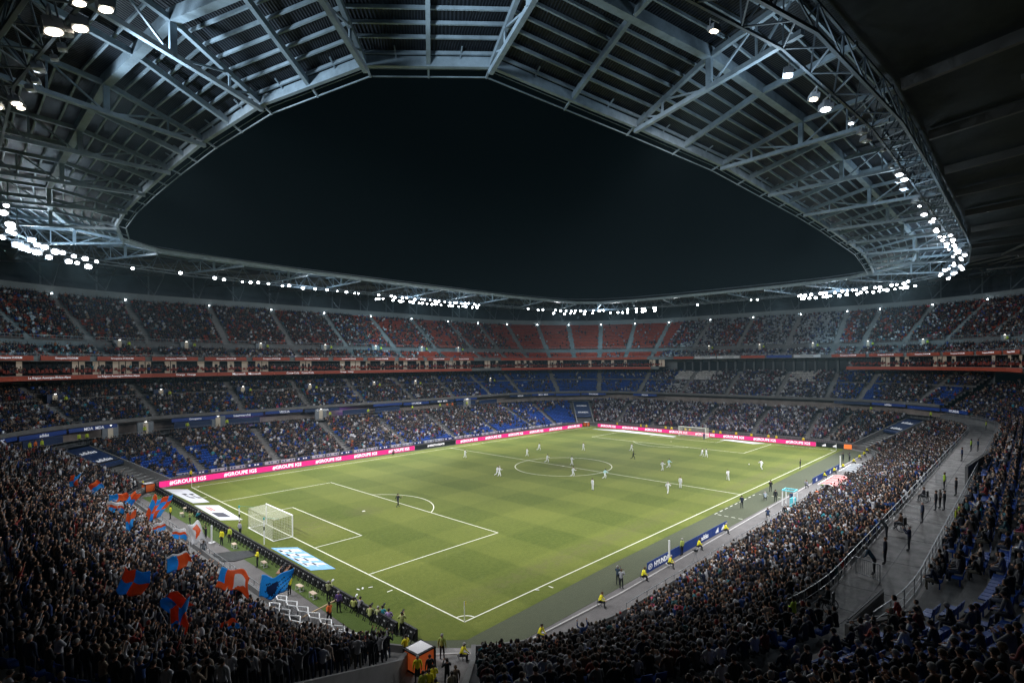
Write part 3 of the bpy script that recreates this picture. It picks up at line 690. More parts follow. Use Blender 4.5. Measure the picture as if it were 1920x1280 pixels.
# zones: start point, end point on the light ring, spacing factor, rows, label
def zone(p, q, n, rows, kind, label, grp, aim_z=0, jit=0.45, scale=1.0, s0=0.93):
    if kind != 'far': s0 = 0.99
    scale *= 1.2
    a, c = kk_of(*p), kk_of(*q)
    if a-c > NL/2: c += NL
    if c-a > NL/2: a += NL
    for j in range(n):
        k = a+(c-a)*(j+random.uniform(-jit, jit))/max(1, n-1)
        for r in range(rows):
            x, y, _ = RP(k, 1.0); aim = (x+(52.5-x)*0.75+random.uniform(-8, 8), y+(34-y)*0.75+random.uniform(-8, 8), 0)
            if kind != 'far': aim = (x+(52.5-x)*0.12+(CAM[0]-x)*.18, y+(34-y)*0.10+(CAM[1]-y)*.1, 0)
            if kind == 'far': aim = (x+(CAM[0]-x)*0.55+random.uniform(-6, 6), y+(CAM[1]+20-y)*0.6+random.uniform(-6, 6), 0)
            if kind == 'far' and random.random() < .10: continue
            flood(k, s0+0.10*r+random.uniform(-.03, .03), 36.9-0.75*r+random.uniform(-.15, .15), kind, aim, label, grp, scale*random.uniform(.5, 1.05))
zone((-23, 50), (-9, 83), 19, 2, 'far', 'bright floodlight in the dense double row at the left under the roof', 'floodlights at the left of the far side', scale=1.45)
zone((-6, 85), (2, 88), 3, 1, 'far', 'lone floodlight where the left corner meets the far side', 'floodlights at the far left corner')
zone((8, 90), (16, 90), 5, 1, 'far', 'small bright floodlight in the group left along the far roof edge', 'floodlights along the far side')
zone((18, 90), (44, 90), 13, 1, 'far', 'small bright floodlight strung along the middle of the far roof edge', 'floodlights along the far side')
zone((47, 90), (61, 90), 12, 2, 'far', 'brilliant floodlight in the cluster over the far side', 'floodlights clustered over the far side', scale=1.1)
zone((62, 90), (82, 90), 14, 2, 'far', 'brilliant floodlight in the cluster over the end of the far side', 'floodlights clustered over the far side', scale=1.0)
zone((100, 87), (106, 85), 3, 1, 'far', 'small floodlight hung before the farthest roof corner', 'floodlights of the farthest corner')
zone((109, 83), (127, 57), 19, 2, 'far', 'brilliant floodlight in the long cluster round the farthest corner', 'floodlights of the farthest corner', scale=1.1)
zone((128, 45), (128, 43), 2, 1, 'far', 'lone floodlight above the farther goal', 'floodlights above the farther goal')
zone((128, 27), (128, 25), 2, 1, 'far', 'lone warm floodlight above the far end stand', 'floodlights above the farther goal')
zone((127, 14), (118, -12), 22, 2, 'far', 'bright tilted floodlight in the row at the right hand roof corner', 'floodlights of the right hand corner', scale=1.2)
zone((112, -17), (95, -22), 7, 2, 'm', 'bright floodlight where the right hand roof corner turns', 'floodlights of the right hand corner')
zone((88, -22), (66, -22), 10, 2, 'm', 'bright floodlight in the cluster on the near roof ring', 'floodlights of the near side')
zone((64, -22), (50, -22), 6, 1, 'm', 'floodlight on the near roof ring between trusses', 'floodlights of the near side')
zone((47, -22), (20, -22.5), 9, 1, 'off', 'floodlight seen from behind with pale housing on the near roof ring', 'floodlights seen from behind')
zone((36, -22.5), (33, -22.5), 2, 1, 'm', 'floodlight shining beside the bare girder of the near roof', 'floodlights of the near side')
zone((19.5, -22.3), (17, -22), 2, 1, 'm', 'rectangular white floodlight on the near roof ring', 'floodlights of the near side', scale=1.2)
zone((12, -21.5), (12.5, -21.5), 1, 1, 'warm', 'warm floodlight beside a bright white one on the near roof', 'warm floodlights nearest the camera', scale=1.1)
zone((9, -21), (9.5, -21), 1, 1, 'm', 'white square floodlight beside the warm one on the near roof', 'floodlights of the near side', scale=1.1)
zone((1.3, -19.8), (1.6, -19.8), 1, 1, 'warm', 'large warm floodlight nearest the top right of the picture', 'warm floodlights nearest the camera', scale=1.3)
zone((-22.4, 1), (-22.6, 3.5), 2, 2, 'warm', 'warm floodlight at the top left under the lattice girder', 'warm floodlights nearest the camera', scale=1.3)
zone((-22.8, 5), (-23, 14), 6, 1, 'off', 'pale unlit floodlight hanging from the left lattice girder', 'floodlights seen from behind')
zone((-23.3, 16), (-23.4, 18.5), 2, 2, 'warm', 'warm floodlight cut by the left edge of the picture', 'warm floodlights nearest the camera', scale=1.2)

# the light they give, then fill spots added for roof and stands
def ringp(x, y, z=36.0):
    k = kk_of(x, y); p = RP(k, 0.84, z=z); return p
SP = [((-21, 62), 1.0), ((-13, 78), 1.0), ((12, 88), .7), ((28, 88), .9), ((44, 88), .7), ((56, 88), 1.2), ((74, 88), 1.2), ((110, 82), 1.0), ((120, 70), 1.2), ((127, 50), .5), ((127, 18), .9), ((124, 2), 1.1), ((117, -12), 1.1),
      ((90, -22), 1.1), ((74, -22), 1.1), ((58, -22), .9), ((38, -22), .7), ((20, -22), .8), ((3, -19), .6), ((-22, 6), .6), ((-23, 20), .7), ((-23, 40), .7)]
for (x, y), e in SP:
    p = ringp(x, y); a = (p[0]+(52.5-p[0])*0.62, p[1]+(34-p[1])*0.62, 0)
    lamp('SPOT', p, FLOOD_E*e*.75, aim=a, cone=112, blend=0.75, size=0.8)
    for q_ in (-1, 1):
        v = Vector((52.5-p[0], 34-p[1])); t_ = Vector((-v.y, v.x)).normalized()
        a2 = (p[0]+v.x*(.45+.1*q_)+t_.x*q_*16, p[1]+v.y*(.45+.1*q_)+t_.y*q_*16, 0); lamp('SPOT', p, FLOOD_E*e*.8, aim=a2, cone=44, blend=0.5, size=0.5)
for (x, y), e in (((-18, 70), 1.3), ((28, 88), .7), ((58, 88), .9), ((75, 88), .7), ((118, 74), 1.0), ((124, 4), 1.3), ((104, -20), 1.0), ((76, -21), .7), ((40, -21), .35), ((8, -19), .35)):
    p = ringp(x, y, 35.6); lamp('POINT', p, 1500*e, color=(0.62, 0.82, 1.0), size=0.8)

for (x, y), a, e in (((-22, 6), (8, -8, 39.5), 1.0), ((-15, -11), (20, -10, 39.5), 0.5), ((-22.5, 16), (-2, -6, 39.5), 0.8)):
    lamp('SPOT', ringp(x, y, 36.0), 4800*e, color=(0.66, 0.84, 1.0), aim=a, cone=95, blend=0.8, size=0.6)  # added fill: upward spots that brighten the roof steel
for (x, y), e in (((-20, 64), 1.0), ((-15, 76), 1.0), ((-4, 86), .5), ((52, 88), .9), ((60, 88), .9), ((72, 88), .8), ((112, 81), .8), ((119, 72), .9), ((125, 60), .7), ((126, 10), .6), ((121, -6), .6), ((104, -20), .4)):
    p = ringp(x, y, 35.8); v = Vector((p[0]-52.5, p[1]-34)).normalized()
    lamp('SPOT', p, 6500*e, color=(0.34, 0.78, 1.0), aim=(p[0]+v.x*16, p[1]+v.y*16, 25), cone=80, blend=1.0, size=0.3)  # added fill: soft teal spots that tint the upper stands

for (x, y), a, e in (((124, 2), (-14, 30, 2), .55), ((100, -21), (-14, 14, 3), .5), ((76, -22), (-16, 40, 3), .5), ((120, 70), (-12, 18, 2), .45), ((60, 88), (20, -14, 2), .4), ((28, 88), (50, -16, 3), .35), ((20, -22), (40, 102, 14), .5), ((60, -22), (75, 102, 14), .5), ((90, -22), (15, 102, 14), .5), ((-22, 6), (140, 40, 14), .75), ((-23, 20), (140, 12, 14), .75), ((3, -19), (134, 84, 14), .6)):
    lamp('SPOT', ringp(x, y, 36.0), FLOOD_E*e, aim=a, cone=34, blend=0.8, size=0.6)  # added fill: extra spots that brighten the crowd and seats of the stands

# ------------------------------------------------------------------ people: one continuous body each
skin_m = mat('skin', (0.42, 0.23, 0.15), 0.6); skin_d = mat('dark skin', (0.10, 0.05, 0.03), 0.6)
hair_m = mat('dark hair', (0.02, 0.014, 0.01), 0.7); hair_b = mat('brown hair', (0.09, 0.05, 0.025), 0.7); hair_g = mat('grey hair', (0.30, 0.29, 0.28), 0.7)
eye_m = mat('eye', (0.02, 0.015, 0.01), 0.3)
cloth_cache = {}
def cloth(col):
    k = tuple(round(c, 3) for c in col)
    if k not in cloth_cache: cloth_cache[k] = mat('cloth %s' % (k,), col, 0.8, var=0.12, scale=6)
    return cloth_cache[k]
def pose_joints(p):
    J = {}
    lean = 0.0; ph = 0.95
    if p in ('sit', 'sit_up', 'sit_lean', 'sit_clap'):
        ph = 0.53; J['hipL'], J['hipR'] = (-.10, .0, .53), (.10, 0, .53)
        J['kneeL'], J['kneeR'] = (-.13, .42, .54), (.13, .43, .53); J['ankL'], J['ankR'] = (-.13, .40, .10), (.13, .46, .10)
        lean = {'sit_lean': .22, 'sit': .03, 'sit_up': .0, 'sit_clap': .08}[p]
    elif p == 'crouch':
        ph = 0.42; J['hipL'], J['hipR'] = (-.10, 0, .42), (.10, 0, .42)
        J['kneeL'], J['kneeR'] = (-.18, .36, .55), (.18, .34, .42); J['ankL'], J['ankR'] = (-.15, .12, .10), (.16, -.02, .10); lean = .22
    elif p == 'run':
        J['hipL'], J['hipR'] = (-.09, 0, .93), (.09, 0, .93); J['kneeL'], J['kneeR'] = (-.10, .30, .62), (.10, -.12, .50); J['ankL'], J['ankR'] = (-.10, .22, .22), (.10, -.52, .30); lean = .14
    elif p == 'walk':
        J['hipL'], J['hipR'] = (-.09, 0, .93), (.09, 0, .93); J['kneeL'], J['kneeR'] = (-.10, .16, .52), (.10, -.04, .50); J['ankL'], J['ankR'] = (-.10, .24, .10), (.10, -.30, .14); lean = .04
    elif p == 'dash':
        J['hipL'], J['hipR'] = (-.09, 0, .93), (.09, 0, .93); J['kneeL'], J['kneeR'] = (-.10, -.06, .50), (.10, .36, .76); J['ankL'], J['ankR'] = (-.10, -.36, .18), (.10, .30, .36); lean = .20
    else:
        sp = .10 if p != 'legs_apart' else .22
        J['hipL'], J['hipR'] = (-.09, 0, .93), (.09, 0, .93); J['kneeL'], J['kneeR'] = (-sp-.01, .03, .51), (sp+.01, .03, .51); J['ankL'], J['ankR'] = (-sp-.02, 0, .10), (sp+.03, .02, .10)
        if p == 'stoop': lean = .42
    for s in 'LR': x, y, z = J['ank'+s]; J['toe'+s] = (x*1.15, y+.17, z-.05); 
    T = lambda x, h: (x, lean*h/0.6, ph+h*math.sqrt(max(0.1, 1-(lean)**2)))
    J['pel'] = (0, 0, ph); J['wst'] = T(0, .20); J['cst'] = T(0, .40); J['nkb'] = T(0, .52); J['nk'] = T(0, .59)
    J['hd1'] = T(0, .64); J['hd2'] = T(0, .71); J['hd3'] = T(0, .79)
    hy, hz = J['hd2'][1], J['hd2'][2]
    for s, sg in (('L', -1), ('R', 1)):
        J['sh'+s] = T(sg*.185, .49)
        sx, sy, sz = J['sh'+s]
        if p in ('sit', 'sit_lean'): J['el'+s] = (sg*.27, sy+.06, sz-.27); J['wr'+s] = (sg*.12, sy+.30, sz-.35); hd = (-sg*.04, .07, -.03)
        elif p == 'sit_clap': J['el'+s] = (sg*.29, sy+.16, sz-.18); J['wr'+s] = (sg*.06, sy+.36, sz-.05); hd = (-sg*.01, .06, .06)
        elif p in ('sit_up', 'cheer'): J['el'+s] = (sg*.34, sy+.10, sz+.16); J['wr'+s] = (sg*.30, sy+.18, sz+.42); hd = (sg*.01, .04, .09)
        elif p == 'photo' or p == 'phone' or p == 'crouch': J['el'+s] = (sg*.27, sy+.14, sz-.22); J['wr'+s] = (sg*.10, sy+.32, sz+.08); hd = (-sg*.03, .05, .06)
        elif p in ('run', 'dash', 'walk'):
            q = 1 if (s == 'L') == (p == 'dash') else -1; J['el'+s] = (sg*.27, sy+.20*q, sz-.24); J['wr'+s] = (sg*.22, sy+.20*q+.24 if q > 0 else sy-.10, sz-.18 if q > 0 else sz-.40); hd = (-sg*.02, .05, .05 if q > 0 else -.06)
        elif p == 'folded': J['el'+s] = (sg*.27, sy+.05, sz-.27); J['wr'+s] = (-sg*.04, sy+.23, sz-.23-.03*sg); hd = (-sg*.08, .02, .0)
        elif p == 'stoop': J['el'+s] = (sg*.25, sy+.08, sz-.26); J['wr'+s] = (sg*.16, sy+.22, sz-.42); hd = (0, .04, -.07)
        else: J['el'+s] = (sg*.25, sy-.03, sz-.29); J['wr'+s] = (sg*.25, sy+.06, sz-.54); hd = (0, .02, -.08)
        w = J['wr'+s]; J['hn'+s] = (w[0]+hd[0], w[1]+hd[1], w[2]+hd[2])
    return J
RADII = {'pel': (.17, .14), 'wst': (.16, .125), 'cst': (.185, .135), 'nkb': (.085, .07), 'nk': (.052, .052), 'hd1': (.07, .08), 'hd2': (.082, .098), 'hd3': (.058, .07),
         'hip': (.10, .10), 'knee': (.065, .065), 'ank': (.043, .045), 'toe': (.04, .035), 'sh': (.078, .078), 'el': (.056, .056), 'wr': (.028, .032), 'hn': (.036, .022)}
BONES = [('pel', 'wst', 1), ('wst', 'cst', 1), ('cst', 'nkb', 1), ('nkb', 'nk', 0), ('nk', 'hd1', 0), ('hd1', 'hd2', 0), ('hd2', 'hd3', 0)] + \
        [(a.replace('*', s), b_.replace('*', s), t) for s in 'LR' for a, b_, t in (('pel', 'hip*', 2), ('hip*', 'knee*', 2), ('knee*', 'ank*', 3), ('ank*', 'toe*', 4), ('nkb', 'sh*', 1), ('sh*', 'el*', 1), ('el*', 'wr*', 5), ('wr*', 'hn*', 0))]
BODY = {}
def body_mesh(pose):
    if pose in BODY: return BODY[pose]
    J = pose_joints(pose); names = ['pel']+[n for n in J if n != 'pel']; ix = {n: i for i, n in enumerate(names)}
    me = bpy.data.meshes.new('tmp'); me.from_pydata([J[n] for n in names], [(ix[a], ix[b_]) for a, b_, _ in BONES], []); me.update()
    o = bpy.data.objects.new('tmp', me); COL.objects.link(o); o.modifiers.new('s', 'SKIN'); sb = o.modifiers.new('u', 'SUBSURF'); sb.levels = 1; sb.render_levels = 1
    for i, n in enumerate(names):
        sv = me.skin_vertices[0].data[i]; r = RADII[n.rstrip('LR')] if n.rstrip('LR') in RADII else RADII[n]; sv.radius = r; sv.use_root = (i == 0)
    bpy.context.view_layer.update()
    ev = bpy.data.meshes.new_from_object(o.evaluated_get(bpy.context.evaluated_depsgraph_get()))
    bpy.data.objects.remove(o); bpy.data.meshes.remove(me)
    V = [tuple(v.co) for v in ev.vertices]; F = [tuple(p.vertices) for p in ev.polygons]; FM = []
    segs = [(Vector(J[a]), Vector(J[b_]), t) for a, b_, t in BONES]
    for p in ev.polygons:
        c = p.center; best = (9, 0)
        for a, b_, t in segs:
            ab = b_-a; u = max(0, min(1, (c-a).dot(ab)/max(1e-9, ab.length_squared))); d = (c-(a+ab*u)).length
            if d < best[0]: best = (d, t)
        FM.append(best[1])
    bpy.data.meshes.remove(ev)
    m = MB(); m.add(V, F); m.m = FM
    hx, hy, hz = J['hd2']
    m.add([(-.014, hy+.09, hz-.025), (.014, hy+.09, hz-.025), (0, hy+.092, hz+.02), (0, hy+.122, hz-.022)], [(0, 1, 3), (1, 2, 3), (2, 0, 3)], 0)
    for sg in (-1, 1):
        m.ball((sg*.032, hy+.083, hz+.012), .011, 6, 4, 6); m.ball((sg*.085, hy, hz-.005), .024, 6, 4, 0, (.4, .8, 1.2))
        w, h = Vector(J['wrL' if sg < 0 else 'wrR']), Vector(J['hnL' if sg < 0 else 'hnR']); d = (h-w).normalized(); side = d.cross(Vector((0, 0, 1)) if abs(d.z) < .9 else Vector((0, 1, 0))).normalized()
        cur = side.cross(d)
        for q in range(4):
            a = h+side*(.024-.016*q); k_ = a+d*(.032+.006*(q in (1, 2))); e_ = k_+d*.02+cur*.018
            m.tube(a, k_, .0085, .008, 5, 0); m.tube(k_, e_, .008, .006, 5, 0)
        tb = w+d*.03+side*.02*sg; m.tube(tb, tb+side*.032*sg+d*.03, .010, .008, 5, 0)
    m.quad((-.022, hy+.088, hz-.052), (.022, hy+.088, hz-.052), (.018, hy+.088, hz-.045), (-.018, hy+.088, hz-.045), 6)
    hb_ = MB(); n, k_ = 12, 6
    vs = []
    for j in range(k_+1):
        for i in range(n):
            th = math.pi*0.62*j/k_; a = 2*math.pi*i/n; front = max(0, math.sin(a)); th2 = th*(1-0.42*front)
            vs.append((.098*math.sin(th2)*math.cos(a), hy-.012+.115*math.sin(th2)*math.sin(a), hz+.02+.108*math.cos(th2)))
    hb_.add(vs, [(j*n+i, (j+1)*n+i, (j+1)*n+(i+1) % n, j*n+(i+1) % n) for j in range(k_) for i in range(n)])
    BODY[pose] = (m, hb_); return BODY[pose]
PM_CACHE = {}
def person(pose, loc, rz, top, label, group=None, legs=(0.02, 0.022, 0.03), skin=None, hair=None, shin=None, sleeve=None, shoe=(0.02, 0.02, 0.02), scale=1.0, cat='person'):
    skin = skin or (skin_d if random.random() < 0.3 else skin_m); hair = hair or random.choice([hair_m, hair_m, hair_b, hair_g])
    k = (pose, top, legs, shin, sleeve, shoe, skin.name)
    if k not in PM_CACHE:
        m, hb_ = body_mesh(pose)
        PM_CACHE[k] = m.mesh('person', [skin, cloth(top), cloth(legs), cloth(shin or legs), cloth(shoe), cloth(sleeve) if sleeve else cloth(top), eye_m], True)
    hk = (pose, hair.name)
    if hk not in PM_CACHE: PM_CACHE[hk] = body_mesh(pose)[1].mesh('hair', hair, True)
    o = link('person', PM_CACHE[k], None, loc=tuple(map(float, loc)), rz=rz); o.scale = (scale,)*3
    tag(o, label, cat, group); h = link('hair', PM_CACHE[hk], o)
    return o
def facing(loc, tgt): return math.atan2(tgt[1]-loc[1], tgt[0]-loc[0])-math.pi/2

# ------------------------------------------------------------------ seats and crowd positions
def side_xy(x, y): return sector_of(x, y)
def row_points(o, z, i0, i1, spacing):
    if i1 < i0: i1 += NS
    pts = np.array([P(i, o) for i in range(i0, i1+1)]); nr = np.array([(ST[i % NS][2], ST[i % NS][3]) for i in range(i0, i1+1)])
    d = np.r_[0, np.cumsum(np.hypot(*np.diff(pts, axis=0).T))]; s = np.arange(spacing/2, d[-1], spacing)
    return np.c_[np.interp(s, d, pts[:, 0]), np.interp(s, d, pts[:, 1]), np.full(len(s), z), np.interp(s, d, nr[:, 0]), np.interp(s, d, nr[:, 1]), np.full(len(s), o)]
def drop_aisles(A, geos, half):
    keep = np.ones(len(A), bool)
    for bx, by, nx, ny in geos:
        dx, dy = A[:, 0]-bx, A[:, 1]-by; t = np.abs(-dx*ny+dy*nx); keep &= ~((t < half) & (dx*nx+dy*ny > 0))
    return A[keep]
def noise2(x, y, seed, sc):
    r = np.random.default_rng(seed); g = r.random((64, 64)); u = x/sc+200.0; v = y/sc+200.0
    i, j = np.floor(u).astype(int), np.floor(v).astype(int); fu, fv = u-i, v-j; fu = fu*fu*(3-2*fu); fv = fv*fv*(3-2*fv)
    q = lambda a, c: g[a % 64, c % 64]
    return (q(i, j)*(1-fu)+q(i+1, j)*fu)*(1-fv)+(q(i, j+1)*(1-fu)+q(i+1, j+1)*fu)*fv
rows_all = []   # x y z nx ny o tier(0 rake 1 mid 2 up)
SPC = 0.50
for o, z in RAKE: rows_all.append(np.c_[drop_aisles(row_points(o+0.45, z, 0, NS, SPC), LOA, 0.8), ][:, :6])
rk = np.vstack(rows_all)
for bx, by, nx, ny in CUTS:
    dx, dy = rk[:, 0]-bx, rk[:, 1]-by; t = np.abs(-dx*ny+dy*nx); rk = rk[~((t < np.maximum(3.0, .105*(rk[:, 5]+9)+.75)) & (dx*nx+dy*ny > 0))]
mid = []
for s, (i0, i1) in SEC.items():
    for o, z in (NEAR_MID if s in ('near', 'left') else FAR_MID): mid.append(drop_aisles(row_points(o+0.45, z, i0, i1 if i1 > i0 else i1+NS, SPC), MIDA, 0.8))
mid = np.vstack(mid)
# stairwell pit beside the walkway close to the camera
PIT = (3.0, 17.0, -33.2, -27.2)
bx, by, nx, ny = CUTS[3]; dx, dy = mid[:, 0]-bx, mid[:, 1]-by; mid = mid[~((np.abs(-dx*ny+dy*nx) < .105*(mid[:, 5]+9)+.75) & (dx*nx+dy*ny > 0))]
mid = mid[~((mid[:, 0] > PIT[0]) & (mid[:, 0] < PIT[0]+5) & (mid[:, 1] > -30.2) & (mid[:, 1] < 0))]
# left end: people also stand on the walkway
wk = np.vstack([row_points(o, 6.55+0.3*q, idx('far_left', 150), idx('near', 9)+NS if False else idx('near_left', 256), 0.55) for q, o in enumerate((23.6, 24.4, 25.2, 26.0, 26.8))])
dx, dy = wk[:, 0]-bx, wk[:, 1]-by; wk = wk[~((np.abs(-dx*ny+dy*nx) < .105*(wk[:, 5]+9)+.75) & (dx*nx+dy*ny > 0))]
rk = rk[~((rk[:, 5] < 11.6) & (rk[:, 0] < -8) & (rk[:, 1] > -9) & (rk[:, 1] < 62))]; rk = rk[~((rk[:, 5] < 10.6+(6-rk[:, 0])*.2) & (rk[:, 0] < 8) & (rk[:, 0] > -9) & (rk[:, 1] < -4))]
up = np.vstack([drop_aisles(row_points(o+0.45, z, idx('near_right', -87), idx('far_left', 171), SPC), UPA, 0.85) for o, z in UP_FRONT+UP_MAIN])
sg = np.vstack([row_points(o, z, a_, c_, .55) for o, z in ((32.2, 18.1), (33.2, 18.3), (34.0, 18.1)) for a_, c_ in ((idx('far_right', 2), idx('far_left', 171)), (idx('near_right', -87), idx('near_right', -6)))])
A = np.vstack([np.c_[sg, np.full(len(sg), 4)], np.c_[rk, np.zeros(len(rk))], np.c_[mid, np.ones(len(mid))], np.c_[wk, np.full(len(wk), 3)], np.c_[up, np.full(len(up), 2)]])
# keep what the photo and a step aside can see
X3 = A[:, :3]+np.array([0, 0, 0.8]); ux, uy, dep = px_of(X3)
vis = (dep > 4) & (ux > -180) & (ux < 2100) & (uy < 1420)
A, ux, uy, dep = A[vis], ux[vis], uy[vis], dep[vis]
x, y, z, nx, ny, o_, tier = A.T
n = len(A)
side = np.array([side_xy(a, c) for a, c in zip(x, y)])
big = noise2(x, y, 1, 9.0); fine = noise2(x, y, 2, 3.2)
occ = np.full(n, 0.86)
isf, isr, isn, isl = side == 'far', side == 'right', side == 'near', side == 'left'
occ[isf & (tier == 0)] = 0.93; m_ = isf & (tier == 0); occ[m_] -= np.clip((15.5-o_[m_])/6, 0, 1)*np.clip((x[m_]-25)/50, 0, 1)*0.75
occ[(tier == 0) & (x > 88) & (y > 68)] = 0.28; occ[(tier == 0) & isf & (x < -2) & (o_ < 18)] = 0.5
occ[(tier == 0) & isf & (x < 7) & (o_ < 18)] = 0.3; occ[isf & (tier == 1)] = 0.92; occ[(tier == 1) & (x > 75) & (y > 70)] = 0.55; occ[(tier == 1) & (x > 100) & (y > 66)] = 0.18; occ[(tier == 1) & (x > 112) & (y > 52) & (y < 66)] = 0.7
occ[isr & (tier == 0)] = 0.98; occ[isr & (tier == 1) & (y < 52)] = 0.84; occ[isr & (tier == 1) & (y < 8) & (y > -4)] = 0.6
mr = (tier == 1) & (x > 100) & (y < -14); occ[mr] = 0.22+0.6*(o_[mr] > 35)
u_ = tier == 2; occ[u_] = 0.9; occ[u_ & (x > 55) & (y > 75)] = 0.55; occ[u_ & (x > 78) & (y > 75)] = 0.25; occ[u_ & (x > 88) & (y > 75) & (x < 108)] = 0.5
occ[u_ & (x > 108) & (y > 62)] = 0.02; occ[u_ & isr & (y < 59)] = 0.72; occ[u_ & (x > 110) & (y < 5)] = 0.92; occ[u_ & (o_ < 36) & (y > 75) & (x > 66)] *= 0.25
occ[isl & (tier == 0)] = 0.99; occ[isl & (tier == 1)] = 0.95; occ[tier == 3] = 0.9
occ[isn & (tier == 0)] = 0.985; occ[isn & (tier == 1)] = 0.72; nm = isn & (tier == 1) & (x > -8) & (x < 16) & (o_ < 36); occ[nm] = 0.30
occ[tier == 4] = .34
wb = (tier == 1) & isr & (o_ > 34.2) & (((y > 43) & (y < 58)) | ((y > 14) & (y < 23))); occ[wb] = 0.12
empt = np.clip((0.42-big)*2.2, 0, 1)*(occ < 0.95)*(~u_)
p_occ = np.clip(occ-empt*0.5+(fine-0.5)*0.5*(occ < 0.95), 0.01 if True else 0, 1)
taken = rng.random(n) < p_occ
dist = np.linalg.norm(A[:, :3]-CAM, axis=1)
inframe = (ux > -10) & (ux < 1930) & (uy < 1300) & (uy > 0)
# palettes
def pal(pairs):
    c = np.array([p[0] for p in pairs]); w = np.array([p[1] for p in pairs], float); return c, w/w.sum()
DARK = pal([((.010, .011, .016), 34), ((.018, .020, .030), 20), ((.012, .018, .045), 15), ((.05, .05, .06), 10), ((.14, .14, .15), 8), ((.50, .50, .53), 11), ((.02, .06, .22), 5), ((.20, .025, .02), 3), ((.09, .05, .03), 4), ((.32, .24, .18), 4), ((.03, .22, .28), 1), ((.03, .09, .10), 3), ((.33, .08, .02), 1.5), ((.30, .05, .10), 1)])
ULTRA = pal([((.010, .011, .016), 38), ((.018, .020, .03), 18), ((.012, .018, .045), 10), ((.06, .06, .07), 8), ((.18, .18, .19), 8), ((.55, .55, .58), 17), ((.02, .05, .2), 6), ((.2, .025, .02), 5), ((.12, .07, .04), 4), ((.30, .24, .2), 6)])
RIGHTC = pal([((.012, .013, .02), 22), ((.03, .035, .06), 18), ((.10, .11, .15), 12), ((.25, .26, .32), 12), ((.5, .5, .53), 14), ((.02, .05, .2), 8), ((.16, .03, .05), 7), ((.10, .06, .04), 5)])
def pick(p, k): return p[0][rng.choice(len(p[1]), k, p=p[1])]
shirt = pick(DARK, n); q = isl | (tier == 3); shirt[q] = pick(ULTRA, q.sum()); q = isr & (y > 4); shirt[q] = pick(RIGHTC, q.sum())
shirt = shirt*rng.uniform(0.7, 1.3, (n, 1)); shirt[tier == 2] *= .9
hairc = pick(pal([((.45, .45, .46), 3), ((.25, .03, .03), 1.5), ((.02, .06, .22), 2), ((.012, .009, .007), 60), ((.035, .022, .014), 24), ((.16, .13, .09), 4), ((.3, .29, .28), 8)]), n)
skc = pick(pal([((.44, .24, .15), 65), ((.32, .17, .10), 15), ((.09, .045, .028), 20)]), n)
standing = (isl & (tier != 1) & (tier != 4)) | ((tier == 4) & (o_ > 33.5)) |  (isr & (tier == 0) & (rng.random(n) < 0.85))
standing |= (rng.random(n) < 0.015) & (o_ > 12)

# --- the nearest seats and spectators are individuals ----------------------
cand = np.where(taken & inframe & (tier != 2))[0]; cand = cand[np.argsort(dep[cand])][:165]
near_set = set(cand.tolist()); is_near = np.zeros(n, bool); is_near[cand] = True
def cname(c):
    r, g, b_ = c; v = max(c)
    if v < .035: return 'black'
    if b_ > 1.6*max(r, g): return 'navy' if v < .1 else 'blue'
    if r > 2.2*max(g, b_): return 'dark red' if v < .22 else 'red'
    if min(c) > .3: return 'white'
    if r > 1.35*b_: return 'brown' if v < .2 else 'beige'
    return 'dark grey' if v < .10 else 'grey'
CLQ = {'black': (.015, .016, .02), 'navy': (.012, .02, .05), 'blue': (.02, .06, .2), 'dark red': (.14, .02, .02), 'red': (.3, .05, .03), 'white': (.48, .48, .5), 'brown': (.10, .06, .035), 'beige': (.28, .22, .16), 'dark grey': (.055, .055, .06), 'grey': (.14, .14, .145)}
def zone_name(i):
    if isl[i]: return 'bottom left end stand'
    if o_[i] < 24: return 'block below the walkway'
    if x[i] < -6: return 'dark bottom rows'
    return 'rows right of the walkway'
for i in cand:
    c = cname(shirt[i]); st = bool(standing[i]); r = random.random()
    pose = (random.choice(['cheer', 'stand', 'phone', 'stand', 'stand', 'folded', 'folded']) if st else random.choice(['sit', 'sit', 'sit', 'sit_lean', 'sit_lean', 'sit_clap', 'sit_up'] if r < .15 else ['sit', 'sit_lean', 'sit', 'sit_lean', 'sit_clap']))
    act = {'cheer': 'raising both arms', 'stand': 'standing with arms down', 'phone': 'holding both hands before the face', 'folded': 'standing with folded arms', 'sit': 'sitting upright', 'sit_lean': 'sitting and leaning forward', 'sit_clap': 'sitting and clapping', 'sit_up': 'sitting with raised arms'}[pose]
    person(pose, (x[i], y[i], z[i]), facing((x[i], y[i]), (x[i]-nx[i]+random.uniform(-.25, .25), y[i]-ny[i]+random.uniform(-.25, .25))), CLQ[c],
           'spectator in %s %s, %s' % (c, act, zone_name(i)), 'spectators: %s, %s, %s' % (c, act, zone_name(i)), scale=random.uniform(.95, 1.05),
           skin=skin_d if skc[i][0] < .12 else skin_m, hair=hair_g if hairc[i][0] > .25 else hair_b if hairc[i][0] > .04 else hair_m)
seat_b = MB(); seat_b.box((0, 0.02, 0.43), (0.44, 0.42, 0.05)); seat_b.bar((0, -0.1, 0.0), (0, -0.1, 0.42), 0.06)
seat_k = MB(); seat_k.add([(-.22, -.20, .45), (.22, -.20, .45), (.21, -.27, .83), (-.21, -.27, .83), (-.22, -.24, .45), (.22, -.24, .45), (.20, -.31, .83), (-.20, -.31, .83)], [(0, 1, 2, 3), (7, 6, 5, 4), (3, 2, 6, 7), (0, 3, 7, 4), (1, 5, 6, 2), (0, 4, 5, 1)])
blue_near = mat('glossy blue seat', (0.012, 0.07, 0.34), 0.5, spec=.2)
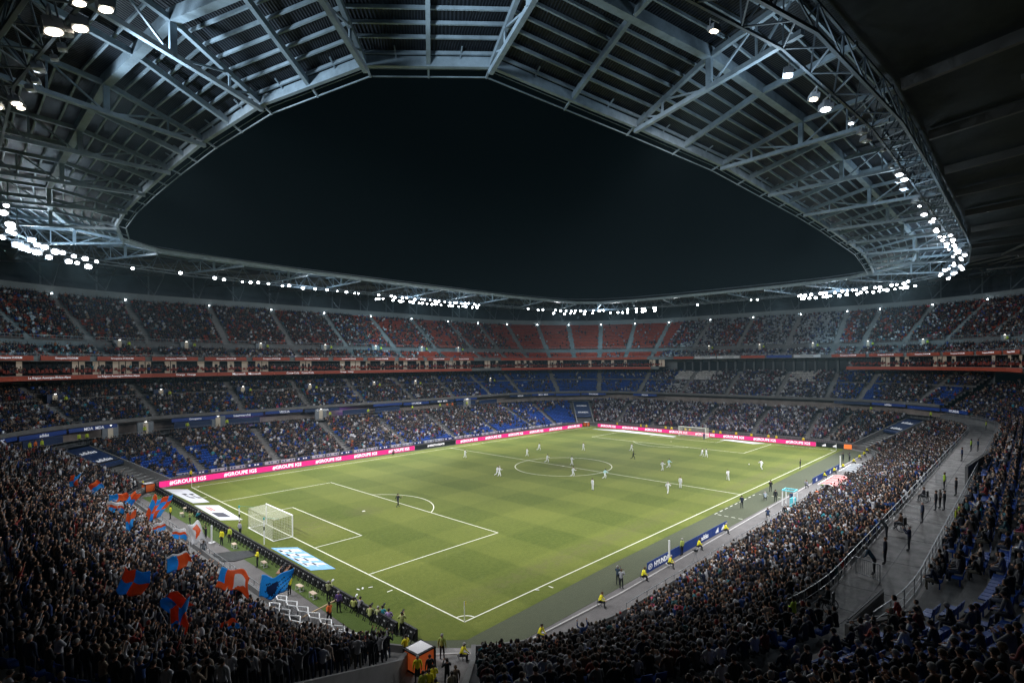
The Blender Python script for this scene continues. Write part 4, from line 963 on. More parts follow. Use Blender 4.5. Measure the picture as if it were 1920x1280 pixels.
sm, km = seat_b.mesh('stadium_seat', blue_near), seat_k.mesh('backrest', blue_near)
fr = np.where(~taken & inframe & (tier <= 1))[0]; fr = fr[np.argsort(dep[fr])][:300]; seat_near = np.zeros(n, bool); seat_near[fr] = True
for i in fr:
    zn = zone_name(i)
    s_ = link('stadium_seat', sm, None, loc=(x[i], y[i], z[i]), rz=math.atan2(-ny[i], -nx[i])-math.pi/2, label='empty blue folding seat in the '+zn, cat='seat', group='empty blue seats in the '+zn)
    link('backrest', km, s_)

def instancer(name, tmpl_v, tmpl_f, part, pos, ang, scl, cols, parent=None, smooth=False):
    """tile a template mesh; cols: (k parts, n, 3) vertex colours by part"""
    k, nv = len(pos), len(tmpl_v)
    if k == 0: return None
    T = np.array(tmpl_v, np.float32); c, s = np.cos(ang)[:, None], np.sin(ang)[:, None]
    S = scl[:, None]
    V = np.empty((k, nv, 3), np.float32)
    V[:, :, 0] = (T[None, :, 0]*c-T[None, :, 1]*s)*S+pos[:, 0:1]; V[:, :, 1] = (T[None, :, 0]*s+T[None, :, 1]*c)*S+pos[:, 1:2]; V[:, :, 2] = T[None, :, 2]*S+pos[:, 2:3]
    me = bpy.data.meshes.new(name); me.vertices.add(k*nv); me.vertices.foreach_set('co', V.ravel())
    lt = np.array([len(f) for f in tmpl_f]); fl = np.array([i for f in tmpl_f for i in f]); nf = len(lt)
    loops = (fl[None]+np.arange(k)[:, None]*nv).ravel().astype(np.int32); tot = np.tile(lt, k); st = np.r_[0, np.cumsum(tot)[:-1]].astype(np.int32)
    me.loops.add(len(loops)); me.loops.foreach_set('vertex_index', loops); me.polygons.add(k*nf); me.polygons.foreach_set('loop_start', st)
    me.update(calc_edges=True)
    at_ = me.attributes.new('tint', 'FLOAT_COLOR', 'POINT'); pc = np.ones((k, nv, 4), np.float32); part = np.array(part)
    for q in range(len(cols)): pc[:, part == q, :3] = cols[q][:, None, :]
    at_.data.foreach_set('color', pc.ravel())
    me.materials.append(tint_m)
    return me
tint_m = bpy.data.materials.new('tinted cloth and skin'); tint_m.use_nodes = True
_nt = tint_m.node_tree; _a = _nt.nodes.new('ShaderNodeAttribute'); _a.attribute_name = 'tint'; _nt.links.new(_a.outputs['Color'], _nt.nodes['Principled BSDF'].inputs['Base Color'])
_nt.nodes['Principled BSDF'].inputs['Roughness'].default_value = 0.75; _nt.nodes['Principled BSDF'].inputs['Specular IOR Level'].default_value = 0.25
def join_stuff(name, mes, label, cat):
    mes = [m for m in mes if m]
    if not mes: return None
    V = []; LV = []; LS = []; C = []; vo = lo = 0
    for me in mes:
        a = np.empty(len(me.vertices)*3, np.float32); me.vertices.foreach_get('co', a); V.append(a)
        l = np.empty(len(me.loops), np.int32); me.loops.foreach_get('vertex_index', l); LV.append(l+vo)
        p = np.empty(len(me.polygons), np.int32); me.polygons.foreach_get('loop_start', p); LS.append(p+lo)
        c = np.empty(len(me.vertices)*4, np.float32); me.attributes['tint'].data.foreach_get('color', c); C.append(c)
        vo += len(me.vertices); lo += len(me.loops); 
    out = bpy.data.meshes.new(name); out.vertices.add(vo); out.vertices.foreach_set('co', np.concatenate(V)); out.loops.add(lo); out.loops.foreach_set('vertex_index', np.concatenate(LV))
    LS = np.concatenate(LS); out.polygons.add(len(LS)); out.polygons.foreach_set('loop_start', LS); out.update(calc_edges=True)
    at_ = out.attributes.new('tint', 'FLOAT_COLOR', 'POINT'); at_.data.foreach_set('color', np.concatenate(C)); out.materials.append(tint_m)
    for me in mes: bpy.data.meshes.remove(me)
    o = link(name, out, None, kind='stuff'); tag(o, label, cat); return o

def crowd_template(pose, lod):
    """parts: 0 skin 1 hair 2 top 3 trousers"""
    V = []; F = []; PT = []
    def loft(rings, seg, part, cap=True):
        base = len(V)
        for (cx, cy, cz, rx, ry) in rings:
            for i in range(seg):
                a = 2*math.pi*(i+.5)/seg; V.append((cx+rx*math.cos(a), cy+ry*math.sin(a), cz)); PT.append(part)
        for j in range(len(rings)-1):
            for i in range(seg): F.append((base+j*seg+i, base+j*seg+(i+1) % seg, base+(j+1)*seg+(i+1) % seg, base+(j+1)*seg+i))
        if cap: F.append(tuple(base+(len(rings)-1)*seg+i for i in range(seg)))
    def limb(p, q, r0, r1, seg, part):
        p, q = Vector(p), Vector(q); d = (q-p).normalized(); up_ = Vector((0, 0, 1)) if abs(d.z) < .9 else Vector((1, 0, 0)); a = d.cross(up_).normalized(); c = a.cross(d); base = len(V)
        for e, r in ((p, r0), (q, r1)):
            for i in range(seg): w = e+(a*math.cos(2*math.pi*i/seg)+c*math.sin(2*math.pi*i/seg))*r; V.append(tuple(w)); PT.append(part)
        for i in range(seg): F.append((base+i, base+(i+1) % seg, base+seg+(i+1) % seg, base+seg+i))
        F.append(tuple(base+seg+i for i in range(seg)))
    J = pose_joints(pose); seg = 8 if lod else 5
    pel, wst, cst, nkb, hd = J['pel'], J['wst'], J['cst'], J['nkb'], J['hd2']
    sh = J['shL'][2]
    if lod: loft([(0, pel[1], pel[2]-.06, .15, .12), (0, wst[1], wst[2], .14, .105), (0, cst[1], cst[2], .19, .12), (0, J['shL'][1], sh+.01, .205, .085), (0, nkb[1], nkb[2]+.05, .06, .06)], seg, 2)
    else: loft([(0, pel[1], pel[2]-.06, .16, .12), (0, cst[1], cst[2], .20, .12), (0, nkb[1], nkb[2]+.03, .13, .08)], seg, 2)
    hs, hr = (8, 5) if lod else (5, 3); base = len(V)
    for j in range(hr+1):
        for i in range(hs):
            th = math.pi*j/hr; a = 2*math.pi*i/hs; px_, py_, pz_ = .092*math.sin(th)*math.cos(a), .105*math.sin(th)*math.sin(a), .128*math.cos(th)
            V.append((px_, hd[1]+py_, hd[2]+.01+pz_)); PT.append(1 if (pz_ > .04 or (py_ < .035 and pz_ > -.09)) else 0)
    for j in range(hr):
        for i in range(hs): F.append((base+j*hs+i, base+(j+1)*hs+i, base+(j+1)*hs+(i+1) % hs, base+j*hs+(i+1) % hs))
    sg = 5 if lod else 3
    for s in 'LR':
        limb(J['sh'+s], J['el'+s], .06, .047, sg, 2); limb(J['el'+s], J['wr'+s], .045, .032, sg, 2); limb(J['wr'+s], J['hn'+s], .04, .032, sg, 0)
        limb(J['hip'+s], J['knee'+s], .09, .065, sg, 3)
        if lod: limb(J['knee'+s], J['ank'+s], .06, .045, sg, 3)
    return V, F, PT
def make_crowd(mask, name, label, lod):
    ii = np.where(mask)[0]; mes = []
    sitp = ['sit', 'sit_lean', 'sit_clap', 'sit', 'sit_up']; stp = ['stand', 'cheer', 'folded', 'phone', 'cheer']
    w_sit = [.42, .30, .20, .08, .0]; w_st = [.42, .12, .26, .12, .08]
    for poses, w, sel in ((sitp, w_sit, ~standing), (stp, w_st, standing)):
        jj = ii[sel[ii]]; ch = rng.choice(5, len(jj), p=w)
        for k in range(5):
            kk = jj[ch == k]
            if not len(kk): continue
            V, F, PT = crowd_template(poses[k], lod)
            ang = np.arctan2(-ny[kk], -nx[kk])-math.pi/2+rng.normal(0, .28, len(kk))
            pos = A[kk, :3].copy(); pos[:, :2] += rng.normal(0, .05, (len(kk), 2)); pos[:, :2] -= np.c_[nx[kk], ny[kk]]*(-.05)
            tr = pick(pal([((.012, .014, .02), 50), ((.02, .03, .06), 35), ((.10, .09, .07), 15)]), len(kk))
            mes.append(instancer(name, V, F, PT, pos, ang, rng.uniform(.90, 1.13, len(kk)), [skc[kk], hairc[kk], shirt[kk], tr]))
    return join_stuff(name, mes, label, 'crowd')
rest = taken & ~is_near; cl = dep < 62
make_crowd(rest & cl & isl | (rest & cl & (tier == 3)), 'crowd', 'dense dark crowd of standing fans filling the end stand on the left', True)
make_crowd(rest & cl & ~(isl | (tier == 3)), 'crowd', 'packed seated crowd of the lower right block by the walkway', True)
for s, lb in (('far', 'packed crowd on the blue seats of the far side lower stand'), ('right', 'packed crowd behind the farther goal'), ('near', 'distant crowd at the far end of the near side stand'), ('left', 'crowd where the left end stand meets the far side')):
    make_crowd(rest & ~cl & (side == s) & (tier != 2), 'crowd', lb, False)
make_crowd(rest & ~cl & u_ & (y > 62), 'crowd', 'dark crowd scattered over the red seats of the upper stand', False)
make_crowd(rest & ~cl & u_ & (y <= 62), 'crowd', 'dark crowd among white seats of the upper stand at the right', False)
# rest of the seats as one mass each
fs = (tier != 4) & ~seat_near & (~taken | (tier == 2) & (rng.random(n) < .85))
SV, SF = list(seat_b.v[:8])+list(seat_k.v), list(seat_b.f[:6])+[tuple(i+8 for i in f) for f in seat_k.f]
wz = noise2(x, y, 5, 7.0)
seatc = np.tile(np.array([[.008, .05, .25]]), (n, 1)); seatc[u_] = (.36, .045, .02)
wm = isr & (y > 9) & (y < 58) & ((u_ & (wz > .38)) | ((tier == 1) & (((y > 38) & (y < 56)) | ((y < 22) & (y > 8)) | (wz > .6)) & (o_ > 27)))
seatc[wm] = (.42, .42, .43); seatc[wb] = (.60, .57, .55)
lm = u_ & (y > 80) & ((np.abs((x-40) % 15-7.5) < 1.1) & (x > 15) & (x < 92) & (o_ > 39) & (o_ < 46) & (wz > .45)); seatc[lm] = (.42, .42, .43)
seatc = seatc*rng.uniform(.8, 1.2, (n, 1))
def make_seats(mask, label):
    kk = np.where(mask)[0]
    me = instancer('stadium_seats', SV, SF, [0]*len(SV), A[kk, :3], np.arctan2(-ny[kk], -nx[kk])-math.pi/2, np.full(len(kk), 1.05), [seatc[kk]])
    join_stuff('stadium_seats', [me], label, 'seats')
wm = wm | wb
make_seats(fs & u_ & ~wm, 'rows of red seats in the upper stand'); make_seats(fs & ~u_ & ~wm, 'rows of empty blue seats in the lower stands'); make_seats(fs & wm, 'rows of white seats in the far end stands')
print('people', int(taken.sum()), 'seats', int(fs.sum()), 'near', len(cand))

# ------------------------------------------------------------------ boards round the pitch
def board(p, q, z0, z1, m, label, text=None, tm=None, txt_h=0.70, group='pink boards round the pitch', th=0.14, cat='advertising board', emb=0):
    p, q = Vector(p), Vector(q); d = (q-p); L_ = d.length; d.normalize(); n = Vector((d.y, -d.x)); c = (p+q)/2
    b = MB(); b.box((0, 0, (z0+z1)/2), (L_-0.03, th, z1-z0)); 
    o = b.build('advertising_board', m); o.location = (c.x, c.y, 0); o.rotation_euler = (0, 0, math.atan2(d.y, d.x)); tag(o, label, cat, group)
    b = MB()
    for t in (-0.42, 0, 0.42): b.bar((t*L_, th/2, z1*0.9), (t*L_, th/2+0.35, 0.02), 0.04)
    b.build('support', steel_d, o)
    if m in (pink, led_black):
        b = MB()
        for t in range(1, int(L_/0.96)+1): b.box((-L_/2+.96*t, -th/2-.004, (z0+z1)/2), (.012, .006, z1-z0))
        b.box((0, 0, z1+.015), (L_-.03, th+.03, .03)); b.build('panel_joints', black, o)
    if text: 
        me, asp = text_mesh(text, tm or letter_led, 0.02); h = min(txt_h, L_*0.8/asp)
        t = bpy.data.objects.new('lettering', me); COL.objects.link(t); t.parent = o
        w = h*asp
        t.matrix_local = Matrix(((w, 0, 0, 0), (0, 0, -1, -th/2-0.015), (0, h, 0, (z0+z1)/2), (0, 0, 0, 1)))
    for k in range(emb):
        cx = (k-(emb-1)/2)*L_/max(emb, 1)*(0.8 if not text else 1)
        e = MB(); s = (z1-z0)*0.62
        for i in range(3):
            x0 = cx+(-0.75+0.46*i)*s; hh = (0.40+0.30*i)*s; zb = (z0+z1)/2-0.48*s
            e.add([(x0, -th/2-0.012, zb), (x0+0.40*s, -th/2-0.012, zb), (x0+0.40*s-0.12*s, -th/2-0.012, zb+hh), (x0-0.10*s+0.1*s*(i == 0), -th/2-0.012, zb+hh*0.72)], [(0, 1, 2, 3)])
        e.build('emblem', letter_led if m is led_black else letter_w, o)
    return o
ordn = ['first', 'second', 'third', 'fourth', 'fifth', 'sixth', 'seventh', 'eighth', 'ninth']
xs = np.linspace(-3.6, 45.2, 7)
for k in range(6): board((xs[k], 71.9+(0 if k else -.4)), (xs[k+1], 71.9), 0.05, 1.0, pink, 'pink #GROUPE IGS board, %s from the left corner along the far touchline' % ordn[k], '#GROUPE IGS')
board((45.3, 71.85), (57.0, 71.85), 0.05, 1.0, led_black, 'black #HERETOCREATE board between pink boards at the far end of the halfway line', '#HERETOCREATE', group=None, emb=0, txt_h=.5)
xs = np.linspace(57.1, 104.2, 7)
for k in range(6): board((xs[k], 71.7-0.35*k), (xs[k+1], 71.7-0.35*(k+1)), 0.05, 1.0, pink, 'pink #GROUPE IGS board, %s after the black one along the far touchline' % ordn[k], '#GROUPE IGS')
ys = np.linspace(66.0, 5.0, 9)
for k in range(8): board((107.4+0.08*k, ys[k]), (107.48+0.08*k, ys[k+1]), 0.05, 1.0, pink, 'pink #GROUPE IGS board, %s from the far corner behind the farther goal' % ordn[k], '#GROUPE IGS')
board((108.1, 4.9), (108.4, -0.6), 0.05, 1.0, led_black, 'black board with two white emblems at the end of the far pink row', None, group=None, emb=2)
board((108.45, -0.7), (108.55, -2.2), 0.05, 1.0, led_orange, 'small orange square board at the right hand corner flag', None, group=None)
# near touchline blue banners
nb = [((17.4, -5.35), (22.9, -5.3), 'HYUNDAI', 1, 'blue HYUNDAI banner at the near end of the row on the grey track'), ((22.9, -5.3), (27.4, -5.3), '', 0, 'plain blue banner between two lettered ones on the grey track'),
      ((27.4, -5.3), (31.4, -5.3), 'adidas', 0, 'blue and white banner beside a seated steward on the grey track'), ((31.4, -5.3), (35.2, -5.3), None, 2, 'blue banner with two white emblems on the grey track')]
NBO = []
for p, q, t, e, l in nb: NBO.append(board(p, q, 0.03, 0.95, blue_b, l, t or None, letter_w, 0.5, 'blue banners on the grey track', 0.06, 'banner', emb=e if t != 'HYUNDAI' else 0))
b = MB(); m8 = 20
for i in range(m8):
    a0, a1 = 2*math.pi*i/m8, 2*math.pi*(i+1)/m8
    b.quad((-2.25+.40*math.cos(a0), -.045, .5+.26*math.sin(a0)), (-2.25+.40*math.cos(a1), -.045, .5+.26*math.sin(a1)), (-2.25+.33*math.cos(a1), -.045, .5+.21*math.sin(a1)), (-2.25+.33*math.cos(a0), -.045, .5+.21*math.sin(a0)))
b.quad((-2.46, -.045, .34), (-2.38, -.045, .34), (-2.28, -.045, .66), (-2.36, -.045, .66)); b.quad((-2.22, -.045, .34), (-2.14, -.045, .34), (-2.04, -.045, .66), (-2.12, -.045, .66)); b.quad((-2.36, -.045, .46), (-2.16, -.045, .50), (-2.14, -.045, .56), (-2.34, -.045, .52))
b.build('emblem', letter_w, NBO[0])
for k, (p, q) in enumerate((((66.5, -5.9), (70.5, -5.9)), ((70.5, -5.9), (74.5, -5.9)), ((74.5, -5.9), (78.5, -5.9)), ((78.5, -5.9), (82.5, -5.9)))):
    board(p, q, 0.03, 0.95, blue_b, 'blue banner near the right hand corner, %s from the dugouts' % ordn[k], None, letter_w, 0.5, 'blue banners before the right hand corner', 0.06, 'banner', emb=1)
# LED wall seen from behind
lw = empty('led_board', (-4.55, 0, 0), label='long black back of the led board between the nearer goal and the photographers', cat='led board')
cb = MB(); cb.box((0, 0, 0.48), (0.16, 0.93, 0.92)); cb.box((-0.13, 0, 0.5), (0.1, 0.5, 0.45)); 
for t in (-.35, .35): cb.bar((-0.1, t, 0.85), (-0.5, t, 0.03), 0.05)
cb.add([(-.185, -.1, .62), (-.185, .1, .62), (-.185, .1, .74), (-.185, -.1, .74)], [(0, 1, 2, 3)], 1); cb.box((-0.12, 0.36, 0.25), (0.06, 0.1, 0.1), 0, 1); cb.box((-0.12, -0.36, 0.72), (0.06, 0.07, 0.07), 0, 1)
cme = cb.mesh('cabinet', [black, mat('pale plugs', (0.45, 0.45, 0.46), 0.5)])
for k in range(76): link('cabinet', cme, lw, loc=(0.35 if k < 2 else 0, 0.6+0.96*k, 0))
# orange cubes in the corners
def cube(c, s, h, label, rz=0.0):
    o = empty('display_cube', c, rz, label=label, cat='display box', group='orange display cubes')
    b = MB()
    for x in (-1, 1):
        for y_ in (-1, 1): b.box((x*s/2*.94, y_*s/2*.94, h/2), (s*.09, s*.09, h))
    b.box((0, 0, h-.05), (s*1.0, s*1.0, .1)); b.box((0, 0, .06), (s, s, .1)); b.build('frame', black, o)
    b = MB(); b.box((0, 0, h/2), (s*.93, s*.93, h*.9)); b.build('side_panel', mat('orange panel', (0.62, 0.11, 0.02), 0.5, emit=(0.5, 0.09, 0.02), estr=0.2), o)
    b = MB(); b.box((0, 0, h+.012), (s*.82, s*.82, .02)); b.build('top_panel', mat('pale top panel', (0.75, 0.72, 0.74), 0.4), o)
cube((-5.95, -2.65, 0), 1.45, 1.35, 'black framed orange cube with a pale top in the nearest corner', 0.06)
p = at(278, 921); cube((p[0], p[1], 0), 1.5, 1.3, 'orange cube at the left end of the pink boards', 0.2)
p = at(1101, 800); cube((106.4, 69.6, 0), 1.5, 1.3, 'small orange cube in the farthest corner before the dark tunnel')
# flat mats on the grass
def mat_on_grass(pts, m, label, marks=None):
    b = MB(); z_ = 0.03; P4 = [Vector((*at(*q)[:2], 0)) for q in pts]; b.prism([(v.x, v.y) for v in P4], 0.01, z_); o = b.build('ground_mat', m, label=label, cat='mat', group='flat mats behind the goal lines')
    if marks:
        u, v = (P4[1]-P4[0]), (P4[3]-P4[0])
        f = lambda a, c: P4[0]+u*a+v*c
        for (a0, c0, a1, c1, mm) in marks:
            bb = MB(); q = [f(a0, c0), f(a1, c0), f(a1, c1), f(a0, c1)]; bb.add([(w.x, w.y, z_+0.004) for w in q], [(0, 1, 2, 3)]); bb.build('marking', mm, o)
    return o
matw = mat('white mat', (0.62, 0.62, 0.66), 0.6, var=0.08, scale=0.8); matb = mat('pale blue mat', (0.20, 0.42, 0.75), 0.6)
mat_on_grass([(308, 917), (352, 917), (393, 941), (362, 943)], matw, 'white mat with dark rounded letters nearest the left corner flag', [(.32, .35, .38, .65, black), (.35, .35, .5, .42, black), (.35, .60, .5, .67, black), (.6, .35, .66, .65, black), (.62, .35, .78, .42, black), (.62, .6, .78, .67, black)])
mat_on_grass([(364, 947), (410, 947), (455, 974), (413, 975)], matw, 'white mat with a dark bar between the led board and goal line', [(.15, .52, .62, .8, mat('dark bar', (0.06, 0.06, 0.08), 0.6)), (.3, .15, .36, .4, flag_red), (.42, .15, .48, .4, flag_red)])
mat_on_grass([(508, 1027), (558, 1026), (629, 1066), (583, 1069)], matb, 'pale blue mat with white slanted strokes on the near side of the goal', [(.1+.0, .08, .9, .2, matw), (.1, .3, .9, .4, matw), (.12, .5, .88, .62, matw), (.14, .7, .86, .8, matw), (.08, .12, .2, .85, matw), (.45, .12, .52, .85, matw)])
mat_on_grass([(1110, 804), (1168, 806), (1268, 818), (1262, 819)], matw, 'long white mat behind the farther goal line near the far corner')
mat_on_grass([(1350, 824), (1370, 824), (1434, 831), (1412, 832)], matw, 'white mat to the right of the farther goal')
# goals ------------------------------------------------------------------
def goal(X, s, label, poles=True):
    g = empty('goal', (X, 34, 0), 0 if s < 0 else math.pi, label=label, cat='goal', group='goals')   # local -x is behind
    gm = mat('goal white', (0.85, 0.85, 0.85), 0.35)
    for y_ in (-3.72, 3.72): b = MB(); b.tube((0, y_, 0), (0, y_, 2.5), .07, n=10); b.build('post', gm, g, smooth=False)
    b = MB(); b.tube((0, -3.79, 2.5), (0, 3.79, 2.5), .07, n=10); b.build('crossbar', gm, g)
    b = MB(); D = 2.1; b.tube((0, -3.72, .05), (-D, -3.72, .05), .045); b.tube((0, 3.72, .05), (-D, 3.72, .05), .045); b.tube((-D, -3.76, .05), (-D, 3.76, .05), .045); b.build('ground_frame', gm, g)
    b = MB(); w = .016; sp = .17
    def sheet(o, u, v):
        o, u, v = Vector(o), Vector(u), Vector(v); nu, nv = int(u.length/sp), int(v.length/sp)
        for i in range(nu+1): b.bar(o+u*i/nu, o+u*i/nu+v, w)
        for j in range(nv+1): b.bar(o+v*j/nv, o+v*j/nv+u, w)
    sheet((-D, -3.7, .08), (0, 7.4, 0), (0.0, 0, 2.25)); sheet((0, -3.7, 2.5), (0, 7.4, 0), (-D, 0, -.17)); sheet((0, -3.7, .08), (-D, 0, 0), (0, 0, 2.35)); sheet((0, 3.7, .08), (-D, 0, 0), (0, 0, 2.35))
    b.build('net', net_m, g, kind='stuff')
    return g
goal(0, -1, 'white goal with a deep net at the nearer end of the pitch'); goal(105, 1, 'small distant white goal before the pink boards')
for (bx, by), lb in (((449, 994), 'black banded net pole behind the left post of the nearer goal'), ((495.5, 1020), 'black banded net pole seen in front of the nearer goal')):
    q = at(bx, by); e = empty('net_pole', (q[0], q[1], 0), label=lb, cat='net pole', group='poles that hold the goal net')
    b = MB(); b.tube((0, 0, 0), (0, 0, 2.9), .06, n=8); b.build('pole', white_p, e); b = MB(); b.tube((0, 0, 1.55), (0, 0, 1.95), .07, n=8); b.build('band', black, e); b = MB(); b.tube((0, 0, 2.7), (0, 0, 2.95), .09, n=8); b.bar((0, 0, 2.9), (1.6, 0.0, 2.45), .02); b.build('clamp', mat('teal clamp', (0.05, 0.35, 0.32), 0.5), e)
def corner_flag(x_, y_, label, col):
    e = empty('corner_flag', (x_, y_, 0), label=label, cat='corner flag', group='corner flags'); b = MB(); b.tube((0, 0, 0), (0, 0, 1.55), .035, n=6); b.build('pole', white_p, e)
    b = MB(); b.add([(0.02, 0, 1.52), (0.05, .02, 1.12), (0.2, .1, 1.18), (.24, .08, 1.46), (0.02, .02, 1.52), (0.05, .04, 1.12), (0.2, .12, 1.18), (.24, .10, 1.46)], [(0, 1, 2, 3), (7, 6, 5, 4)]); b.build('cloth', col, e)
corner_flag(0, 0, 'yellow corner flag in the nearest corner of the pitch', yellow); corner_flag(0, 68, 'corner flag at the left before the first pink board', yellow); corner_flag(105, 0, 'corner flag at the right hand corner', yellow); corner_flag(105, 68, 'corner flag in the farthest corner', yellow)
b = MB(); b.ball((0, 0, .11), .115, 12, 8); q = at(1404.5, 871); b.build('football', mat('ball white', (0.8, 0.8, 0.8), 0.4), smooth=True, label='white football lying on the grass near the right touchline', cat='ball').location = (q[0], q[1], 0)

# ------------------------------------------------------------------ players and officials
WHITE = (0.75, 0.75, 0.78); LB = (0.45, 0.68, 0.72); YEL = (0.80, 0.72, 0.03); LIME = (0.45, 0.55, 0.05); DK = (0.015, 0.017, 0.022); ORG = (0.75, 0.16, 0.04)
def who(px, py, pose, top, label, group=None, legs=None, z=0.0, tgt=None, **k):
    q = at(px, py, z); rz = facing(q, tgt) if tgt is not None else k.pop('rz', random.uniform(-3, 3))
    k.pop('rz', None)
    return person(pose, (q[0], q[1], z+0.0), rz, top, label, group, legs or DK, **k)
BALL = at(1404.5, 871)
pl = [(871.7, 859, 'walk', 'player in white just past the near end of the halfway line by the far touchline'), (988, 856, 'walk', 'player in white left of the centre circle'), (1010.5, 845.7, 'run', 'player in white beyond the centre circle on its left'),
      (1025.5, 868.6, 'run', 'player in white on the halfway line inside the centre circle'), (1072, 872.7, 'walk', 'player in white at the centre spot'), (1074, 895, 'run', 'player in white on the near edge of the centre circle'),
      (1093.7, 845, 'walk', 'player in white far beyond the centre circle'), (1111, 919, 'stand', 'player in white alone below the centre circle'), (1183.7, 847, 'run', 'player in white by the far penalty arc next to the referee'),
      (932, 893, 'run', 'left player of the pair in white left of the centre circle'), (936.5, 893.5, 'walk', 'right player of the pair in white left of the centre circle'), (1242, 883, 'walk', 'left player of the two right of the centre circle'),
      (1252, 926, 'walk', 'player in white below the halfway line near the right touchline'), (1275.6, 915.5, 'stand', 'player in white standing on the halfway line near the touchline'),
      (1316, 857.4, 'run', 'left player of the two near the far penalty area'), (1324, 858, 'walk', 'right player of the two near the far penalty area'), (1428, 881, 'dash', 'player in white running by the ball near the right touchline'), (1365, 901, 'walk', 'player in white walking left of the ball')]
for px, py, pose, lb in pl: who(px, py, pose, WHITE, lb, 'players in white', WHITE, tgt=BALL if abs(px-1404) > 40 else (90, 30), shin=WHITE, scale=1.05, sleeve=None)
for px, py, lb in ((1133.8, 899, 'player in a pale blue bib where the halfway line meets the centre circle'), (1253.8, 878.7, 'player in pale blue, right one of two beyond the centre circle')): who(px, py, 'run', LB, lb, 'players in pale blue', WHITE, tgt=BALL, shin=WHITE, scale=1.05)
who(746, 950.7, 'walk', DK, 'goalkeeper in black by the arc of the nearer penalty area', None, DK, tgt=(60, 34), scale=1.06, shin=(.02, .02, .02))
who(1187, 862, 'run', DK, 'referee in black beyond the centre circle', None, DK, tgt=BALL); who(1500.5, 879, 'stand', DK, 'linesman in black on the right touchline', None, DK, tgt=BALL); who(1320, 824.5, 'stand', (.02, .03, .14), 'distant goalkeeper in dark blue before the farther goal', None, (.02, .03, .14), tgt=BALL)
who(736, 853, 'crouch', DK, 'person in black before a pink board on the far side', None, DK, tgt=BALL)
# people along the near touchline
who(1391, 953, 'folded', (.02, .03, .06), 'coach in a dark suit at the touchline by the halfway line', None, tgt=BALL); who(1445, 922, 'folded', DK, 'man in a black suit at the touchline before the camera crew', None, tgt=BALL)
who(1454, 941, 'stand', DK, 'man in black standing between the camera crew and the cyan booth', None, tgt=BALL); who(1435, 938, 'crouch', (.3, .35, .4), 'cameraman in grey crouching over a camera by the touchline', None, tgt=BALL)
who(1440, 971, 'crouch', (.02, .04, .10), 'lone person in navy crouching inside the dashed technical area', None, tgt=BALL); who(1471.5, 973, 'stand', DK, 'man in black left of the white shirt by the crowd wall', None, tgt=BALL); who(1477.5, 974, 'stand', WHITE, 'man in a white shirt and blue jeans by the crowd wall', None, (.05, .12, .25), tgt=BALL)
who(1519, 945, 'stand', DK, 'man in black right of the cyan booth', None, tgt=BALL); who(1534, 941, 'stoop', ORG, 'left person in an orange bib beside the dugout', 'people in orange bibs', tgt=BALL); who(1541, 938, 'stand', ORG, 'right person in an orange bib beside the dugout', 'people in orange bibs', tgt=BALL)
who(1514, 915, 'crouch', (.2, .2, .25), 'photographer crouching with a tripod right of the linesman', None, tgt=BALL); who(1542, 921, 'stand', LIME, 'person in a lime bib before the dugouts', None, tgt=BALL); who(1551, 923, 'stand', DK, 'man in black beside the lime bib before the dugouts', None, tgt=BALL)
who(1581, 865, 'photo', DK, 'cameraman in black at the right hand corner, the left one of two', None, tgt=BALL); who(1593, 865, 'photo', (.1, .1, .11), 'cameraman at the right hand corner, the right one of two', None, tgt=BALL)
who(1158.6, 1097, 'photo', (.03, .05, .08), 'cameraman in dark blue behind the grey bib at the near touchline', None, tgt=BALL); who(1165, 1104, 'phone', (.32, .33, .35), 'cameraman in a grey bib standing on the kerb of the near touchline', None, tgt=BALL); who(1279, 1041, 'stand', (.35, .42, .10), 'person in a lime vest standing before the blue banners', None, tgt=(30, 20))
# stewards on stools along the grey track
def stool(q, rz, label, grp='white stools'):
    e = empty('stool', (q[0], q[1], 0), rz, label=label, cat='stool', group=grp); b = MB(); b.box((0, 0, .46), (.85, .38, .05)); b.build('seat', mat('tan seat', (0.52, 0.40, 0.30), 0.6), e)
    for sx in (-.38, .38):
        b = MB(); b.bar((sx, -.15, 0), (sx, -.15, .44), .04); b.bar((sx, .15, 0), (sx, .15, .44), .04); b.bar((sx, -.15, .05), (sx, .15, .05), .03); b.build('leg', white_p, e)
def fold_seat(q, rz, lb):
    e = empty('camping_stool', (q[0], q[1], 0), rz, label=lb, cat='stool', group='folding stools under stewards'); b = MB(); b.box((0, 0, .45), (.38, .34, .03)); b.build('seat', black, e)
    for sy in (-.15, .15): b = MB(); b.bar((-.17, sy, .0), (.17, sy, .44), .03); b.bar((.17, sy, .0), (-.17, sy, .44), .03); b.build('leg', rail_m, e)
st = [(864, 1239, 'seated steward in yellow nearest the corner cube'), (1010.5, 1201, 'seated steward in yellow, second from the nearest corner along the track'), (1123.7, 1137.5, 'seated steward in yellow, third from the nearest corner along the track'), (1204, 1089, 'seated steward in yellow just before the HYUNDAI banner'),
      (1253.8, 1064, 'seated steward in yellow in front of the HYUNDAI banner'), (1308, 1031, 'seated steward in yellow in front of the white lettered banner'), (1358, 1000, 'seated steward in yellow at the far end of the near banners'),
      (1544, 897, 'seated steward in yellow by the farther banners, nearest the dugout'), (1562.5, 888, 'seated steward in yellow, second from the dugout'), (1579, 880, 'seated steward in yellow, third from the dugout'), (1599, 870, 'seated steward in yellow, fourth from the dugout'), (1610, 862, 'seated steward in yellow, fifth from the dugout'), (1619, 856, 'seated steward in yellow, sixth from the dugout'), (1624, 849, 'seated steward in yellow at the right hand corner end of the row')]
